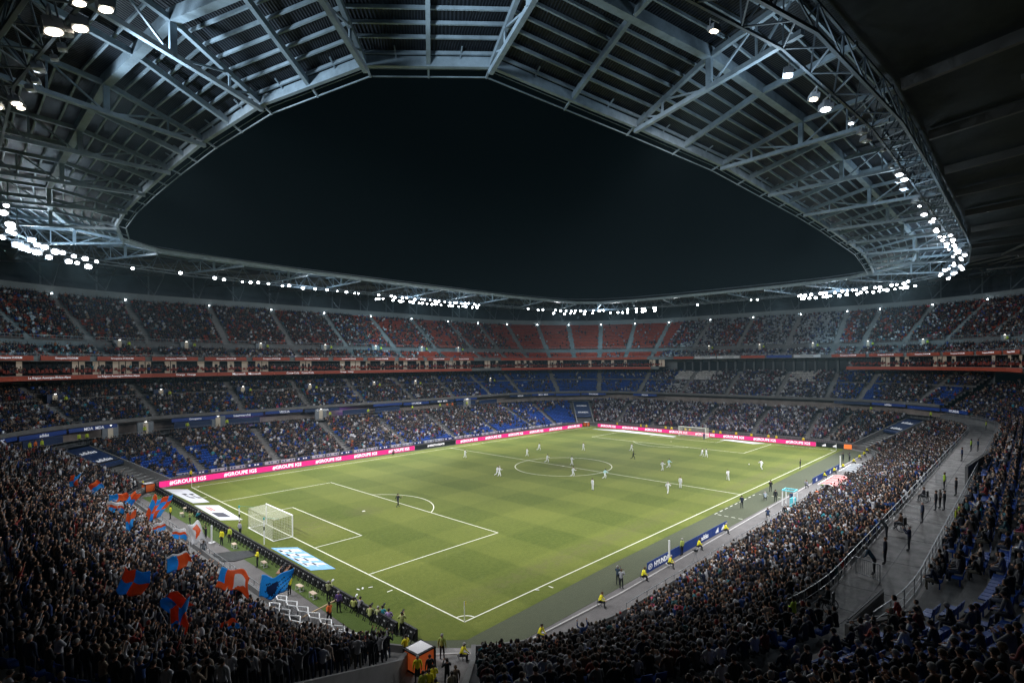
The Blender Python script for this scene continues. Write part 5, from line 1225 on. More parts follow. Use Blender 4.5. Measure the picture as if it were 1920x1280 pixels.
for px, py, lb in st:
    q = at(px, py); rz = facing(q, (q[0]+12, -30)) ; fold_seat(q, rz, 'folding stool under the '+lb[:60]); person('sit_lean', (q[0], q[1], -0.06), rz+random.uniform(-.4, .4), YEL, lb, 'seated stewards along the near track', DK, sleeve=YEL)
# people of the nearest corner
who(829, 1237, 'stand', (.33, .42, .10), 'woman with long dark hair in a lime vest beside the orange cube', None, tgt=(30, 20)); who(761, 1239, 'folded', YEL, 'steward in yellow standing left of the orange cube', None, tgt=(-7, 20))
for hx, hy, pose, c, lb in ((782.5, 1228, 'stand', YEL, 'tall steward in yellow seen from behind before the orange cube'), (793, 1257, 'stand', (.5, .55, .08), 'steward in lime yellow at the bottom edge, left of the group'), (804, 1254, 'stand', YEL, 'steward in yellow at the bottom edge, middle of the group'), (812.6, 1245, 'folded', YEL, 'steward in yellow behind the others at the bottom edge'), (817, 1272, 'stand', YEL, 'steward in yellow cut by the bottom edge'),
                     (805.6, 1227, 'stand', DK, 'person in black with long hair before the orange cube'), (838, 1234, 'phone', DK, 'person in black walking right of the steward group'), (854, 1247, 'stand', (.16, .12, .09), 'person in brown at the bottom edge, right of the group'), (847, 1258, 'stand', (.30, .26, .20), 'person in a tan coat at the bottom edge')):
    q = at(hx, hy, 1.75); person(pose, (q[0], q[1], 0), facing(q, (0, 10)), c, lb, 'people in the nearest corner', DK)
# behind the led board
for px, py, pose, c, lb in ((616, 1128, 'photo', (.36, .38, .18), 'photographer in a khaki vest standing with a long white lens'), (635, 1149, 'stand', (.10, .06, .20), 'person in purple and black standing by the photographers'), (663, 1151, 'sit', (.42, .45, .14), 'seated photographer in a lime bib with a white lens'), (674, 1152, 'sit_lean', (.2, .2, .22), 'seated photographer in grey beside the lime bib'),
                        (693, 1168, 'sit_lean', (.35, .38, .14), 'seated photographer in a lime vest and black, middle of the row'), (709, 1169, 'sit', (.40, .42, .2), 'seated photographer in lime beside the teal one'), (717, 1168, 'sit', (.03, .30, .36), 'seated photographer in teal'), (729, 1174, 'sit', (.35, .25, .5), 'seated photographer in white and purple'), (754, 1192, 'photo', (.38, .42, .16), 'photographer in a lime bib standing nearest the orange cube')):
    who(px, py, pose, c, lb, 'photographers behind the led board', tgt=(20, 30), z=0.0)
LENSP = [(616, 1128, 1.45, .5, 0), (663, 1151, 1.15, .45, 0), (693, 1168, 1.1, .45, 1), (717, 1168, 1.1, .4, 1), (754, 1192, 1.45, .5, 1)]
for px, py, h, L_, dk in LENSP:
    q = at(px, py); d = Vector((20-q[0], 30-q[1])).normalized(); e = empty('camera_with_long_lens', (q[0]+d.x*.34, q[1]+d.y*.34, h), math.atan2(d.y, d.x), label='%s long lens camera held by the photographer %s' % ('black' if dk else 'white', {616: 'standing in khaki', 663: 'seated in lime', 693: 'in the middle of the row', 717: 'seated in teal', 754: 'nearest the orange cube'}[px]), cat='camera', group='long lens cameras')
    b = MB(); b.box((0, 0, 0), (.1, .16, .13)); b.build('camera_body', black, e); b = MB(); b.tube((.05, 0, 0), (.05+L_*.5, 0, .03), .04, .045, 10); b.tube((.05+L_*.5, 0, .03), (.05+L_, 0, .05), .07, .08, 10); b.build('lens', black if dk else white_p, e)
who(618, 1172, 'walk', ORG, 'steward in orange walking beside the zigzag barrier', None, tgt=(-8, 40), sleeve=DK, skin=skin_d); who(543, 1117, 'folded', YEL, 'steward in yellow standing by the benches behind a blue flag', None, tgt=(-9, 20)); who(483, 1063, 'folded', YEL, 'steward in yellow facing the fans beside the black tarp', None, tgt=(-14, 25)); who(320, 973, 'stand', YEL, 'steward in yellow by the big blue flag near the left corner', None, tgt=(-14, 50))
who(416, 1022, 'stand', YEL, 'steward in a yellow vest behind the goal, left of two', None, tgt=(-14, 30)); who(431, 1017, 'stand', LIME, 'steward in a lime vest behind the goal, right of two', None, tgt=(-14, 30)); who(356, 985, 'photo', (.36, .38, .14), 'photographer in a lime vest near the white chairs', None, tgt=(10, 40)); who(368, 975, 'crouch', (.02, .20, .24), 'photographer in teal against the led board', None, tgt=(10, 40)); who(450, 1006, 'stand', (.3, .3, .35), 'person in grey beside the net pole', None, tgt=(10, 40))
for px, py, c, lb in ((303, 905, ORG, 'steward in orange at the left end of the pink boards'), (327, 899, ORG, 'steward in orange behind the first pink board'), (268, 918, YEL, 'steward in yellow left of the orange cube by the corner tunnel'), (268+90, 897, YEL, 'person in yellow behind the first pink board'), (208, 932, YEL, 'steward in yellow among fans at the left corner')): who(px, py+2, 'stand', c, lb, 'stewards of the left corner', tgt=(-10, 70))
who(386, 1016, 'cheer', DK, 'man in black with raised hands on the leading platform before the fans', None, tgt=(-20, 45)); who(382, 1045, 'stand', (.25, .27, .3), 'man in grey and jeans standing before the fans', None, (.04, .08, .12), tgt=(-5, 40))
for k, (px, py) in enumerate(((439, 1027), (495, 1062), (562, 1107), (587, 1121), (330, 938), (347, 958), (341, 968))):
    stool(at(px, py), 1.45+random.uniform(-.15, .15), 'white legged bench behind the led board, %s' % ['next to the two yellow vests', 'beside the steward in yellow', 'left of two below the table', 'right of two below the table', 'nearest the left corner', 'upper of two near the white lens', 'lower of two near the white lens'][k])
q = at(532, 1082); e = empty('equipment_table', (q[0], q[1], 0), 0.9, label='brown table loaded with black camera gear behind the led board', cat='table'); b = MB(); b.box((0, 0, .74), (1.9, .8, .05)); b.build('top', mat('brown table', (0.26, 0.13, 0.08), 0.6), e)
for sx in (-.85, .85): b = MB(); b.bar((sx, -.3, 0), (sx, -.3, .72), .05); b.bar((sx, .3, 0), (sx, .3, .72), .05); b.build('leg', rail_m, e)
for k in range(4):
    b = MB(); b.box((0, 0, .13), (.34, .26, .26)); b.box((0.05, 0, .28), (.2, .18, .06)); b.tube((.17, 0, .15), (.4, .0, .16), .06, .07, 8)
    c, s_ = math.cos(.9), math.sin(.9); dx = -.65+.42*k; b.build('camera_case', black, loc=(q[0]+dx*c, q[1]+dx*s_, .765), rz=random.uniform(-2, 2), label='black piece of camera gear on the brown table', cat='camera gear', group='camera gear on the table')
# tarp and plank
b = MB(); tp = [at(*w)[:2] for w in ((392, 1040), (430, 1034), (472, 1032), (500, 1028), (478, 1042), (440, 1052), (405, 1053))]
b.prism([tuple(t) for t in tp], 0.015, 0.05); b.build('tarpaulin', mat('black tarp', (0.015, 0.017, 0.02), 0.35, var=.5, scale=2, bump=.6), label='black tarpaulin spread on the ground before the fans', cat='tarpaulin')
A0, B0 = at(553, 1178), at(632, 1136); b = MB(); b.bar((A0[0], A0[1], .55), (B0[0], B0[1], .55), .12, .08); b.bar((A0[0], A0[1], 0), (A0[0], A0[1], .55), .06); b.bar((B0[0], B0[1], 0), (B0[0], B0[1], .55), .06); b.build('wooden_barrier', mat('plank', (0.42, 0.30, 0.18), 0.7), label='wooden plank barrier crossing the zigzag fence', cat='barrier')
# zigzag barriers
def zigzag(pa, pb, n, label):
    a, c = at(*pa, 1.1), at(*pb, 1.1); a, c = Vector((a[0], a[1], 0)), Vector((c[0], c[1], 0)); d = (c-a)/n; nn = Vector((-d.y, d.x, 0)).normalized()
    e = empty('zigzag_barrier', a, label=label, cat='barrier', group='white topped zigzag barriers'); fr_ = MB(); bars = MB()
    for k in range(n):
        p0 = d*k; p1 = d*(k+.5)+nn*.45; p2 = d*(k+1); p3 = d*(k+.5)-nn*.30
        for u, v in ((p0, p1), (p1, p2), (p2, p3), (p3, p0)): fr_.bar(u+Vector((0, 0, 1.1)), v+Vector((0, 0, 1.1)), .075)
        for u, v in ((p0, p3), (p3, p2), (p0, p1), (p1, p2)):
            for t in range(7): w = u+(v-u)*t/7; bars.bar(w+Vector((0, 0, .1)), w+Vector((0, 0, 1.08)), .022)
            bars.bar(u+Vector((0, 0, .1)), v+Vector((0, 0, .1)), .04)
    fr_.build('top_frame', white_p, e); bars.build('bars', rail_m, e)
zigzag((518, 1116), (727, 1228), 9, 'longer white topped zigzag barrier along the grey strip before the fans'); zigzag((505, 1129), (630, 1209), 6, 'shorter white topped zigzag barrier against the fans')
# technical area booth, dugouts, posts
q = at(1481, 947); e = empty('booth', (q[0], q[1], 0), 0.0, label='open booth with cyan and white frame on the technical area', cat='booth'); b = MB(); s2, h = 1.5, 2.1
cy_m = mat('cyan frame', (0.10, 0.50, 0.58), 0.5)
for x_, y_ in ((-s2/2, -s2/2), (s2/2, -s2/2), (s2/2, s2/2), (-s2/2, s2/2)): b.bar((x_, y_, 0), (x_*.95, y_*.95, h), .10)
b.build('post', white_p, e); b = MB()
for p_, q_ in (((-1, -1), (1, -1)), ((1, -1), (1, 1)), ((1, 1), (-1, 1)), ((-1, 1), (-1, -1))): b.bar((p_[0]*s2/2, p_[1]*s2/2, h), (q_[0]*s2/2, q_[1]*s2/2, h), .13)
b.build('top_frame', cy_m, e); b = MB(); b.box((0, -.4, .55), (1.1, .5, 1.1)); b.build('console', cy_m, e); who(1484, 945, 'stand', (.02, .05, .12), 'person in navy inside the cyan booth', None, tgt=BALL)
def dugout(cx, cy, L_, m, label):
    e = empty('dugout', (cx, cy, 0), label=label, cat='dugout', group='team dugouts'); b = MB(); vs = []; n = 7
    for x_ in (-L_/2, L_/2):
        for i in range(n): a = R(8+95*i/(n-1)); vs.append((x_, 1.1-2.3*math.sin(a)*1.0+.2, .25+2.0*math.sin(a*0.5+.5)*1.0 if i else .1))
    vs = []
    prof = [(-1.2, 0.1), (-1.25, 1.3), (-1.0, 1.9), (-.3, 2.15), (.6, 2.1), (1.1, 1.95)]
    for x_ in (-L_/2, L_/2):
        for y_, z_ in prof: vs.append((x_, y_, z_))
    n = len(prof); b.add(vs, [(i, i+1, n+i+1, n+i) for i in range(n-1)]); b.build('canopy', m, e)
    b = MB()
    for t in np.linspace(-L_/2, L_/2, 5):
        for i in range(n-1): b.bar((t, prof[i][0], prof[i][1]+.02), (t, prof[i+1][0], prof[i+1][1]+.02), .07)
    b.bar((-L_/2, 1.1, 1.97), (L_/2, 1.1, 1.97), .1); b.build('frame', white_p, e)
    b = MB()
    for t in range(int(L_/.7)): b.box((-L_/2+.4+.7*t, -.3, .5), (.55, .5, .1)); b.box((-L_/2+.4+.7*t, -.55, .85), (.55, .1, .7))
    b.build('seats', navy, e, kind='stuff')
dugout(61.5, -10.2, 8.0, mat('red canopy', (0.45, 0.05, 0.04), 0.45), 'team dugout with red canopy at the far part of the near side'); dugout(73.5, -10.0, 7.5, mat('grey canopy', (0.12, 0.13, 0.15), 0.3), 'team dugout with dark grey canopy beyond the red one')
for (px, py), h, lb in (((1255, 1057), 2.3, 'white pole with round base behind a seated steward'), ((1575.5, 874), 2.0, 'white pole near the right hand corner banners'), ((397, 1017), 1.9, 'white post standing on the strip before the fans')):
    q = at(px, py); e = empty('white_post', (q[0], q[1], 0), label=lb, cat='post', group='white posts'); b = MB(); b.tube((0, 0, 0), (0, 0, h), .09, n=10); b.build('pole', white_p, e); b = MB(); b.tube((0, 0, 0), (0, 0, .06), .35, n=14); b.build('base', white_p, e)
q = at(1305, 1060); e = empty('camera_tripod', (q[0], q[1], 0), label='thin camera tripod standing alone on the grey track', cat='tripod')
for a in (0, 120, 240): b = MB(); b.bar((0, 0, 1.3), (.45*math.cos(R(a)), .45*math.sin(R(a)), 0), .035); b.build('leg', rail_m, e)
b = MB(); b.box((0, 0, 1.45), (.18, .3, .2)); b.tube((0, .15, 1.45), (0, .35, 1.45), .05); b.build('camera_head', black, e)
# litter
for k, (px, py) in enumerate(((672, 1105), (680, 1103), (695, 1101), (681, 952-4+10), (1007, 1186-80), (640, 1180))):
    q = at(px, py); b = MB(); b.add([(-.2, -.06, .02), (.18, -.08, .03), (.2, .07, .05), (-.17, .06, .025), (0, 0, .07)], [(0, 1, 4), (1, 2, 4), (2, 3, 4), (3, 0, 4), (3, 2, 1, 0)]); b.build('paper_scrap', white_p, loc=(q[0], q[1], 0.01), rz=random.random()*3, label='scrap of white paper lying on the grass near the nearer goal line', cat='litter', group='scraps of paper on the grass')

# ------------------------------------------------------------------ flags over the fans
def flag(px, py, z_, w_px, h_px, pattern, rot, label, poles=True, lean=0.6):
    c = at(px, py, z_); dep_ = (c-CAM)@_f; w, h = w_px*dep_/FPX*1.05, h_px*dep_/FPX*1.15
    w *= .72; h *= .72; e = empty('flag', tuple(c), label=label, cat='flag', group='red and blue flags waved by the fans')
    rgt = Vector(_r2); vdir = (Vector(c)-Vector(CAM)).normalized(); upv = rgt.cross(vdir).normalized(); upv = (upv+Vector((0, 0, 1))*(1-lean)*0).normalized()
    rr, uu = rgt*math.cos(rot)+upv*math.sin(rot), -rgt*math.sin(rot)+upv*math.cos(rot); nn = rr.cross(uu)
    NX, NY = 22, 16; ph = random.uniform(0, 6); mats = [flag_red, flag_blue, flag_white, flag_navy]
    b = MB(); vs = []
    for j in range(NY+1):
        for i in range(NX+1):
            u, v = i/NX, j/NY
            amp = (0.25+0.9*u)*h*0.10; wv = math.sin(u*7+ph+v*2.2)*amp+math.sin(v*6+ph*2+u*3)*amp*.5
            edge = .10*math.sin(u*5+ph)+.06*math.sin(u*11+ph*3); edge2 = .10*math.sin(v*4+ph*1.7)
            p_ = rr*((u-.5+edge2*(.3+u)*.6)*w)+uu*((v-.5+edge-.22*u*u*(1 if ph > 3 else -1))*h)+nn*wv; vs.append(p_)
    fs = [(j*(NX+1)+i, j*(NX+1)+i+1, (j+1)*(NX+1)+i+1, (j+1)*(NX+1)+i) for j in range(NY) for i in range(NX)]
    b.add(vs, fs); ms = []
    for j in range(NY):
        for i in range(NX):
            u, v = (i+.5)/NX, (j+.5)/NY
            if pattern == 'quarter': m_ = 0 if (u < .5) == (v > .5) else 1
            elif pattern == 'half': m_ = 1 if u < .5 else 0
            elif pattern == 'halfw': m_ = 2 if (v > .88 or (u > .85 and v < .3)) else 1 if u < .48 else 0
            elif pattern == 'stripe': m_ = 0 if v > .5 else 1
            elif pattern == 'three': m_ = 1 if v < .45 else 0 if v < .7 else 2
            elif pattern == 'whitered': m_ = 0 if (abs(u-.55+.3*math.sin(v*9)*.3) < .14 and .25 < v < .8) else 2
            elif pattern == 'navy': m_ = 3 if ((u-.45)**2*2+(v-.45)**2 < .09) else 1 if v > .72 or u < .18 else 3 if (i*7+j*3) % 5 == 0 else 1
            elif pattern == 'big': m_ = 1 if (u < .25 and v > .3) else 2 if (u > .5 and u < .85 and v < .75 and v > u-.45) else 0
            else: m_ = 1 if (i//6+j//6) % 2 else 0
            ms.append(m_)
    b.m = ms
    o = b.build('cloth', mats, e, smooth=True); so = o.modifiers.new('thickness', 'SOLIDIFY'); so.thickness = 0.012
    if poles:
        b = MB(); a = rr*(-w*.52)+uu*(h*.55); c_ = rr*(-w*.52)-uu*(h*.5)+Vector((0, 0, -1.3)); b.tube(a, c_, .022, .025, 6); b.build('pole', mat('flag pole', (0.5, 0.5, 0.5), 0.4), e)
for f in ((250, 1087, 7.4, 66, 52, 'quarter', -.1, 'quartered red and blue flag in the middle of the fans, left of the tallest flag'), (333, 1050, 5.5, 54, 36, 'halfw', .25, 'blue and red flag with white edge above the front rows'), (327, 1130, 7.2, 46, 54, 'half', 1.1, 'red and pale blue flag, upper one of two overlapping'), (338, 1165, 7.0, 42, 66, 'quarter', .35, 'blue and red flag, lower one of two overlapping'),
          (428, 1172, 5.0, 40, 26, 'stripe', .45, 'small flag of one red and one blue stripe near the zigzag barrier'), (440, 1086, 3.6, 84, 44, 'big', -.2, 'large red flag with blue and white patches over the front row'), (516, 1098, 3.2, 74, 46, 'navy', .12, 'blue flag with a dark figure beside the benches'), (368, 996, 2.8, 34, 46, 'whitered', .35, 'white flag with a red mark before the white post'),
          (294, 954, 3.6, 42, 50, 'check', -.2, 'chequered red and blue flag by the steward in yellow at the left corner'), (221, 932, 3.8, 44, 18, 'half', .15, 'red and pale blue flag nearest the left corner tunnel'), (215, 949, 4.2, 44, 22, 'three', -.15, 'red blue and white flag left of the chequered one'), (249, 934, 3.4, 22, 32, 'stripe', -.8, 'narrow red flag between the flags of the left corner'),
          (244, 979, 5.0, 20, 38, 'stripe', .2, 'upright red over blue flag among the fans'), (336, 999, 2.2, 36, 22, 'three', -.1, 'low blue and red flag left of the white flag'), (297, 987, 3.4, 28, 20, 'three', .3, 'pale blue and white flag held low over the front rows'), (139, 903, 5.0, 22, 26, 'quarter', 0, 'small red and blue flag at the far left among fans'), (178, 911, 4.6, 28, 22, 'stripe', .6, 'small slanted red and blue flag left of the corner tunnel')):
    flag(*f)

# ------------------------------------------------------------------ near walkway people, barriers, wheelchairs
W6 = 6.5
for px, py, pose, c, lb in ((1705, 1033, 'phone', (.02, .025, .06), 'person in navy coat with hands at the face alone on the near walkway'), (1793, 993, 'stand', (.45, .50, .03), 'front one of two stewards in yellow on the near walkway'), (1799, 985, 'stand', (.33, .5, .04), 'rear one of two stewards in lime on the near walkway'), (1793, 929, 'stand', DK, 'person in a long black coat on the walkway beyond the stewards'),
                        (1755, 957, 'stand', DK, 'person in black, left one of three on the walkway'), (1763, 953, 'stand', (.06, .055, .05), 'person in dark brown, middle one of three on the walkway'), (1771, 957, 'folded', DK, 'person in black, right one of three on the walkway'), (1730, 981, 'stand', (.02, .03, .06), 'person in navy by the low barrier of the walkway'),
                        (1771, 918, 'stand', (.33, .5, .04), 'steward in lime by the rail of the walkway'), (1660, 1058, 'stand', (.02, .025, .04), 'person in dark coat, right one of two at the rail gap'), (1640, 1077, 'stoop', (.02, .05, .08), 'person in dark blue leaning, left one of two at the rail gap'), (1663, 1012, 'stoop', (.03, .035, .04), 'person leaning on the rail next to the wheelchair'),
                        (1804, 864, 'stand', (.02, .04, .10), 'person in blue at the far part of the walkway rail'), (1821, 846, 'stand', (.33, .5, .04), 'steward in lime at the far part of the walkway, left of two'), (1834, 846, 'stand', (.02, .05, .12), 'person in blue jacket right of the farther lime steward'), (1865, 833, 'stand', DK, 'person in black at the far right of the walkway'), (1849, 806, 'stand', (.4, .5, .04), 'steward in lime at the farthest visible end of the walkway'),
                        (1488, 1186, 'folded', (.40, .58, .03), 'steward in bright lime at the near end of the walkway'), (1487, 1232, 'stand', (.015, .035, .08), 'large person in a navy jacket behind the bright lime steward'), (1512, 1222, 'stand', DK, 'person in black beside the navy jacket')):
    q = at(px, py, W6); person(pose, (q[0], q[1], W6), facing(q, (q[0]+random.uniform(-3, 6), 20)), c, lb, 'people on the near walkway', DK)
def wheelchair(px, py, label, plabel, c):
    q = at(px, py, W6); e = empty('wheelchair', (q[0], q[1], W6), random.uniform(-.3, .3), label=label, cat='wheelchair', group='wheelchairs on the walkway')
    for sx in (-.3, .3):
        b = MB(); n = 20; r_ = .31
        for i in range(n): a0, a1 = 2*math.pi*i/n, 2*math.pi*(i+1)/n; b.bar((sx, -.1+r_*math.cos(a0), r_+r_*math.sin(a0)), (sx, -.1+r_*math.cos(a1), r_+r_*math.sin(a1)), .035)
        w = b.build('wheel', black, e); b = MB()
        for i in range(8): a0 = math.pi*i/8; b.bar((sx, -.1+.29*math.cos(a0), r_+.29*math.sin(a0)), (sx, -.1-.29*math.cos(a0), r_-.29*math.sin(a0)), .012)
        b.build('spokes', rail_m, w)
    b = MB(); b.box((0, 0, .5), (.5, .45, .06)); b.build('seat', black, e); b = MB(); b.box((0, -.24, .8), (.5, .05, .55)); b.build('backrest', black, e)
    b = MB()
    for sx in (-.27, .27): b.bar((sx, -.25, .3), (sx, -.25, 1.0), .03); b.bar((sx, .22, .5), (sx, .45, .12), .03); b.bar((sx, -.25, .72), (sx, .2, .72), .03); b.box((sx, .5, .1), (.2, .2, .02))
    b.build('frame', rail_m, e)
    person('sit', (q[0], q[1], W6+.05), e.rotation_euler[2], c, plabel, 'people in wheelchairs', DK)
wheelchair(1690, 995, 'wheelchair at the walkway rail behind the phone user', 'person in a brown jacket sitting in the wheelchair by the rail', (.10, .06, .04)); wheelchair(1733, 941, 'wheelchair farther along the walkway by the low barrier', 'person in dark clothes sitting in the farther wheelchair', (.03, .03, .04)); wheelchair(1553, 1146, 'wheelchair nearest the bottom of the picture', 'person in black sitting in the nearest wheelchair', DK)
def barrier(pa, pb, z_, label, h=1.05):
    a, c = at(*pa, z_), at(*pb, z_); a, c = Vector((a[0], a[1], z_)), Vector((c[0], c[1], z_)); e = empty('crowd_barrier', a, label=label, cat='barrier', group='steel barriers on the walkway'); d = c-a; b = MB()
    for hh in (.12, h): b.bar(Vector((0, 0, hh)), d+Vector((0, 0, hh)), .045)
    b.bar(Vector((0, 0, 0)), Vector((0, 0, h)), .045); b.bar(d, d+Vector((0, 0, h)), .045); b.build('frame', rail_m, e)
    b = MB(); n = int(d.length/.13)
    for i in range(1, n): b.bar(d*i/n+Vector((0, 0, .12)), d*i/n+Vector((0, 0, h)), .016)
    b.build('bars', rail_m, e)
barrier((1697, 968), (1726, 978), W6, 'steel barrier across the walkway by the wheelchair'); barrier((1605, 1075), (1650, 1092), W6, 'steel barrier at the gap of the near rail'); barrier((1457, 1205), (1492, 1216), W6, 'steel barrier at the near end of the walkway'); barrier((1755, 905), (1775, 912), W6, 'steel barrier farther along the walkway')
# concrete walls round the stairwell by the near walkway
def wallseg(pa, pb, z0, z1, th, label, cap=True):
    a, c = at(*pa, z0), at(*pb, z0); e = empty('concrete_wall', (a[0], a[1], z0), label=label, cat='wall', group='low walls of the near walkway'); d = Vector((c[0]-a[0], c[1]-a[1], 0)); b = MB(); b.bar(Vector((0, 0, (z1-z0)/2)), d+Vector((0, 0, (z1-z0)/2)), th, z1-z0); b.build('wall', concrete, e)
    b = MB(); b.bar(Vector((0, 0, z1-z0+.12)), d+Vector((0, 0, z1-z0+.12)), .06); b.build('handrail', steel_d, e)
wallseg((1588, 1220), (1712, 1196), 6.5, 7.7, .25, 'short pale concrete wall at the near end of the walkway'); wallseg((1590, 1185), (1655, 1125), 6.5, 7.0, .12, 'kerb with handrail running from the pale wall along the walkway')
wallseg((1812, 912), (1868, 868), 6.5, 8.6, .25, 'tall concrete wall by the far ramp of the walkway')

# ------------------------------------------------------------------ lamps and people of the far stands
for k, (bx, by, nx_, ny_) in enumerate(UPA):
    o = 49.9; x_, y_ = bx+nx_*(9+o), by+ny_*(9+o); b = MB(); b.box((0, 0, 0), (.3, .3, .3)); e = b.build('wall_lamp', steel_d, loc=(x_, y_, 34.3), label='small bright lamp at the head of an aisle of the upper stand', cat='lamp', group='lamps above the upper aisles')
    b = MB(); b.ball((-nx_*.25, -ny_*.25, 0), .14, 8, 6); b.build('bulb', mat('aisle lamp glass', (1, 1, 1), .3, emit=(.85, .95, 1), estr=22), e)
def station_near(side_list, o, z_, px):
    best = None
    for side_, a0, a1 in side_list:
        for t in np.linspace(a0, a1, 400):
            g = aisle_geo(t, side_); pt = np.array([[g[0]+g[2]*(9+o), g[1]+g[3]*(9+o), z_]]); u, v, d_ = px_of(pt)
            if d_[0] > 1 and (best is None or abs(u[0]-px) < best[0]): best = (abs(u[0]-px), g, pt[0])
    return best[1], best[2]
FARL = [('far_left', 170, 90), ('far', 12, 96)]; RGT = [('right', 9, 59), ('near_right', -60, 0)]
niche_w = mat('lit entrance wall', (0.55, 0.48, 0.38), 0.8, emit=(.55, .45, .32), estr=.05)
def entrance(sides, px, o, z_, parent, h=1.9, w=2.2, blue=False):
    g, pt = station_near(sides, o, z_, px); bx, by, nx_, ny_ = g; a = math.atan2(-nx_, ny_)
    f = empty('entrance', (0, 0, 0)); f.parent = parent
    b = MB(); b.box((pt[0]-nx_*.15, pt[1]-ny_*.15, z_+h/2), (w, .3, h), a); fr_ = b.build('entrance_frame', navy if blue else grey_wall, parent); bpy.data.objects.remove(f)
    b = MB(); b.box((pt[0]-nx_*.31, pt[1]-ny_*.31, z_+h*.45), (w*.32, .04, h*.85), a); b.build('lit_recess', niche_w, fr_)
    b = MB(); b.box((pt[0]-nx_*.4, pt[1]-ny_*.4, z_+h), (.32, .12, .08), a); b.build('lamp', lamp_w, fr_)
    return pt, g
n_st = 0
for px in (222, 363, 488, 608, 703, 790, 858): 
    pt, g = entrance(FARL, px, 37.0, 22.9, ustand['far']); person('stand', (pt[0]-g[2]*.9+g[3]*1.4, pt[1]-g[3]*.9-g[2]*1.4, 22.9), facing((0, 0), (-g[2], -g[3])), (.5, .6, .05), 'tiny steward in lime beside a lit entrance of the far upper stand', 'stewards of the far upper stand', DK)
for px in (1330, 1425, 1525, 1628, 1733, 1888):
    pt, g = entrance(RGT, px, 37.0, 22.9, ustand['right']); person('stand', (pt[0]-g[2]*.9+g[3]*1.4, pt[1]-g[3]*.9-g[2]*1.4, 22.9), facing((0, 0), (-g[2], -g[3])), (.5, .6, .05), 'tiny steward in lime beside a lit entrance of the right upper stand', 'stewards of the right upper stand', DK)
for px in (100, 300, 455, 580, 700, 778, 990): 
    pt, g = entrance(FARL, px, 34.1, 13.1, stand['far'], h=1.6, w=2.6, blue=True); person('stand', (pt[0]-g[2]*.9+g[3]*1.4, pt[1]-g[3]*.9-g[2]*1.4, 12.7), facing((0, 0), (-g[2], -g[3])), (.5, .6, .05), 'tiny steward in lime in the upper rows of the far side lower stand', 'stewards high in the far side lower stand', DK)
for px, sides, c, lb in ((56, FARL, (.5, .6, .05), 'steward in lime, left of three at the far left walkway'), (67, FARL, ORG, 'steward in orange, middle of three at the far left walkway'), (79, FARL, (.5, .6, .05), 'steward in lime, right of three at the far left walkway'), (148, FARL, (.5, .6, .05), 'steward in lime, left of two under the second blue banner'), (163, FARL, (.5, .6, .05), 'steward in lime, right of two under the second blue banner'), (272, FARL, (.5, .6, .05), 'steward in lime beside a lit stair opening of the far walkway'),
                         (352, FARL, (.5, .6, .05), 'steward in lime under the VEOLIA banner'), (425, FARL, (.5, .6, .05), 'steward in lime by the purple lit recess'), (619, FARL, (.5, .6, .05), 'steward in lime under the longest far banner'), (690, FARL, (.5, .6, .05), 'steward in lime right of the second purple recess'), (773, FARL, (.5, .6, .05), 'steward in lime before the brown recess'), (825, FARL, (.5, .6, .05), 'steward in lime at the far walkway past the recess'), (838, FARL, ORG, 'left steward in orange at the far walkway'), (848, FARL, ORG, 'right steward in orange at the far walkway'),
                         (875, FARL, (.5, .6, .05), 'steward in lime at the far walkway near the dark corner'), (1633, RGT, (.5, .6, .05), 'steward in lime at the stair opening of the far end walkway'), (1745, RGT, (.5, .6, .05), 'steward in lime before the concrete recess at the right')):
    g, pt = station_near(sides, 24.6, 6.5, px); person('stand', tuple(pt), facing((0, 0), (-g[2], -g[3])), c, lb, 'stewards on the far walkway', DK, scale=1.1)
for px in (205, 272, 400, 600, 875):
    entrance(FARL, px, 27.0, 6.5, stand['far'], h=2.4, w=2.8)
# stewards behind the farther goal
for k, yy in enumerate((60, 52, 50, 44, 42, 38, 36.5, 30, 28, 24, 20, 16, 14, 8)):
    person('stand', (108.9+.3*(k % 2), yy, 0), R(90)+random.uniform(-.5, .5), YEL, 'steward in yellow behind the pink boards of the farther goal', 'stewards behind the farther goal', DK, scale=1.05)
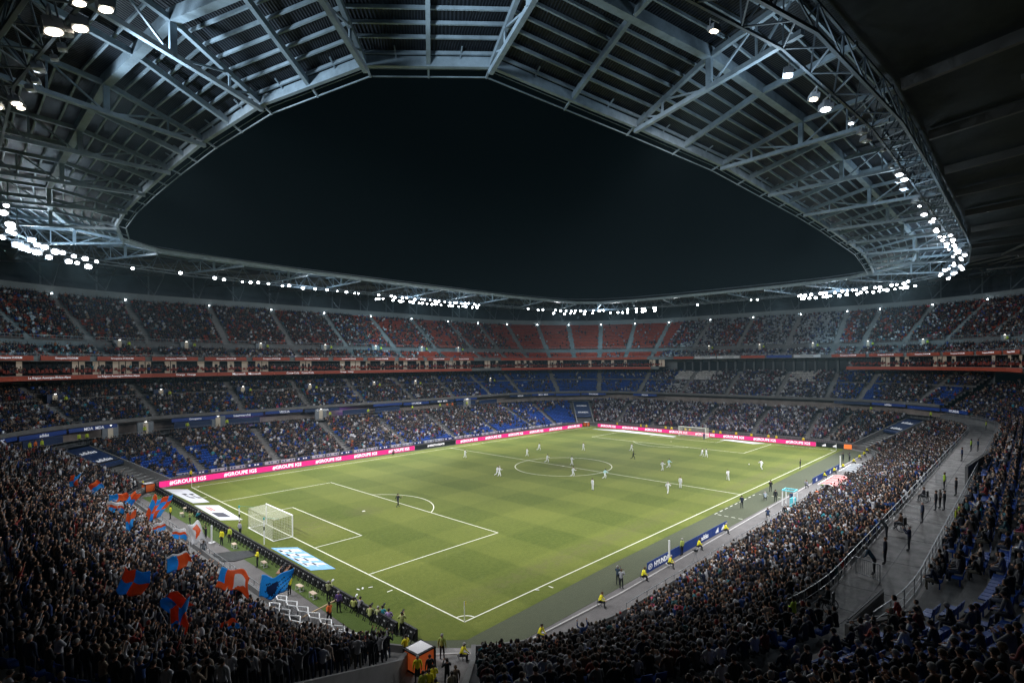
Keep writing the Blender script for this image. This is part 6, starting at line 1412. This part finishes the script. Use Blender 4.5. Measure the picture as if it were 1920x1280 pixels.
# hung banners on the front rail of the far side
b_m = [mat('white cloth banner', (0.55, 0.56, 0.6), 0.7), blue_b, mat('white cloth banner', (0.5, 0.5, 0.5), 0.7)]
for k in range(34):
    x0 = -1+3.05*k
    b = MB(); b.box((0, 0, 0.72), (2.6, .05, .55)); o = b.build('hanging_banner', b_m[k % 3 % 2], loc=(x0+1.3, 75.9, .15), label='cloth banner hung on the front rail of the far side stand', cat='banner', group='cloth banners on the far rail')
    b = MB()
    for j in range(5):
        if (k+j) % 3 != 2: b.box((-1+.5*j, -.03, .72), (.3, .02, .28))
    b.build('emblem', blue_b if k % 3 % 2 == 0 else letter_w, o)
rbs = {k_: MB() for k_ in stand}
for i in range(0, NS):
    rb = rbs[sector_of(*P(i, 20))]
    p_, q_ = P(i, 8.6), P(i+1, 8.6)
    if ST[i][4].startswith('near_left') or (ST[i][4] in ('near_right', 'far_left', 'far_right') and 25 < abs((ST[i][5] % 90)) < 65): continue
    for hh in (1.0, .55): rb.bar((*p_, hh), (*q_, hh), .045)
    rb.bar((*p_, 0), (*p_, 1.0), .05); m_ = ((p_[0]+q_[0])/2, (p_[1]+q_[1])/2); rb.bar((*m_, 0), (*m_, 1.0), .05)
for k_ in rbs: rbs[k_].build('front_rail', rail_m, stand[k_])
# purple light in the recesses
for px in (470, 650):
    g, pt = station_near(FARL, 28.5, 7.6, px); l = bpy.data.lights.new('purple_recess_lamp', 'POINT'); l.energy = 60; l.color = (.35, .15, 1); l.shadow_soft_size = .3; o = bpy.data.objects.new('purple_recess_lamp', l); COL.objects.link(o); o.location = tuple(pt)

# ------------------------------------------------------------------ the air of the stadium
hz = MB(); hz.prism([(-150, -150), (250, -150), (250, 220), (-150, 220)], -1.5, 47.0)
hm = bpy.data.materials.new('haze'); hm.use_nodes = True; ht = hm.node_tree
for n_ in list(ht.nodes):
    if n_.type == 'BSDF_PRINCIPLED': ht.nodes.remove(n_)
pv = ht.nodes.new('ShaderNodeVolumePrincipled'); pv.inputs['Color'].default_value = (0.55, 0.85, 1.0, 1); pv.inputs['Density'].default_value = HAZE; pv.inputs['Anisotropy'].default_value = 0.0
ht.links.new(pv.outputs[0], [n_ for n_ in ht.nodes if n_.type == 'OUTPUT_MATERIAL'][0].inputs['Volume'])
hz.build('haze', hm, kind='stuff')
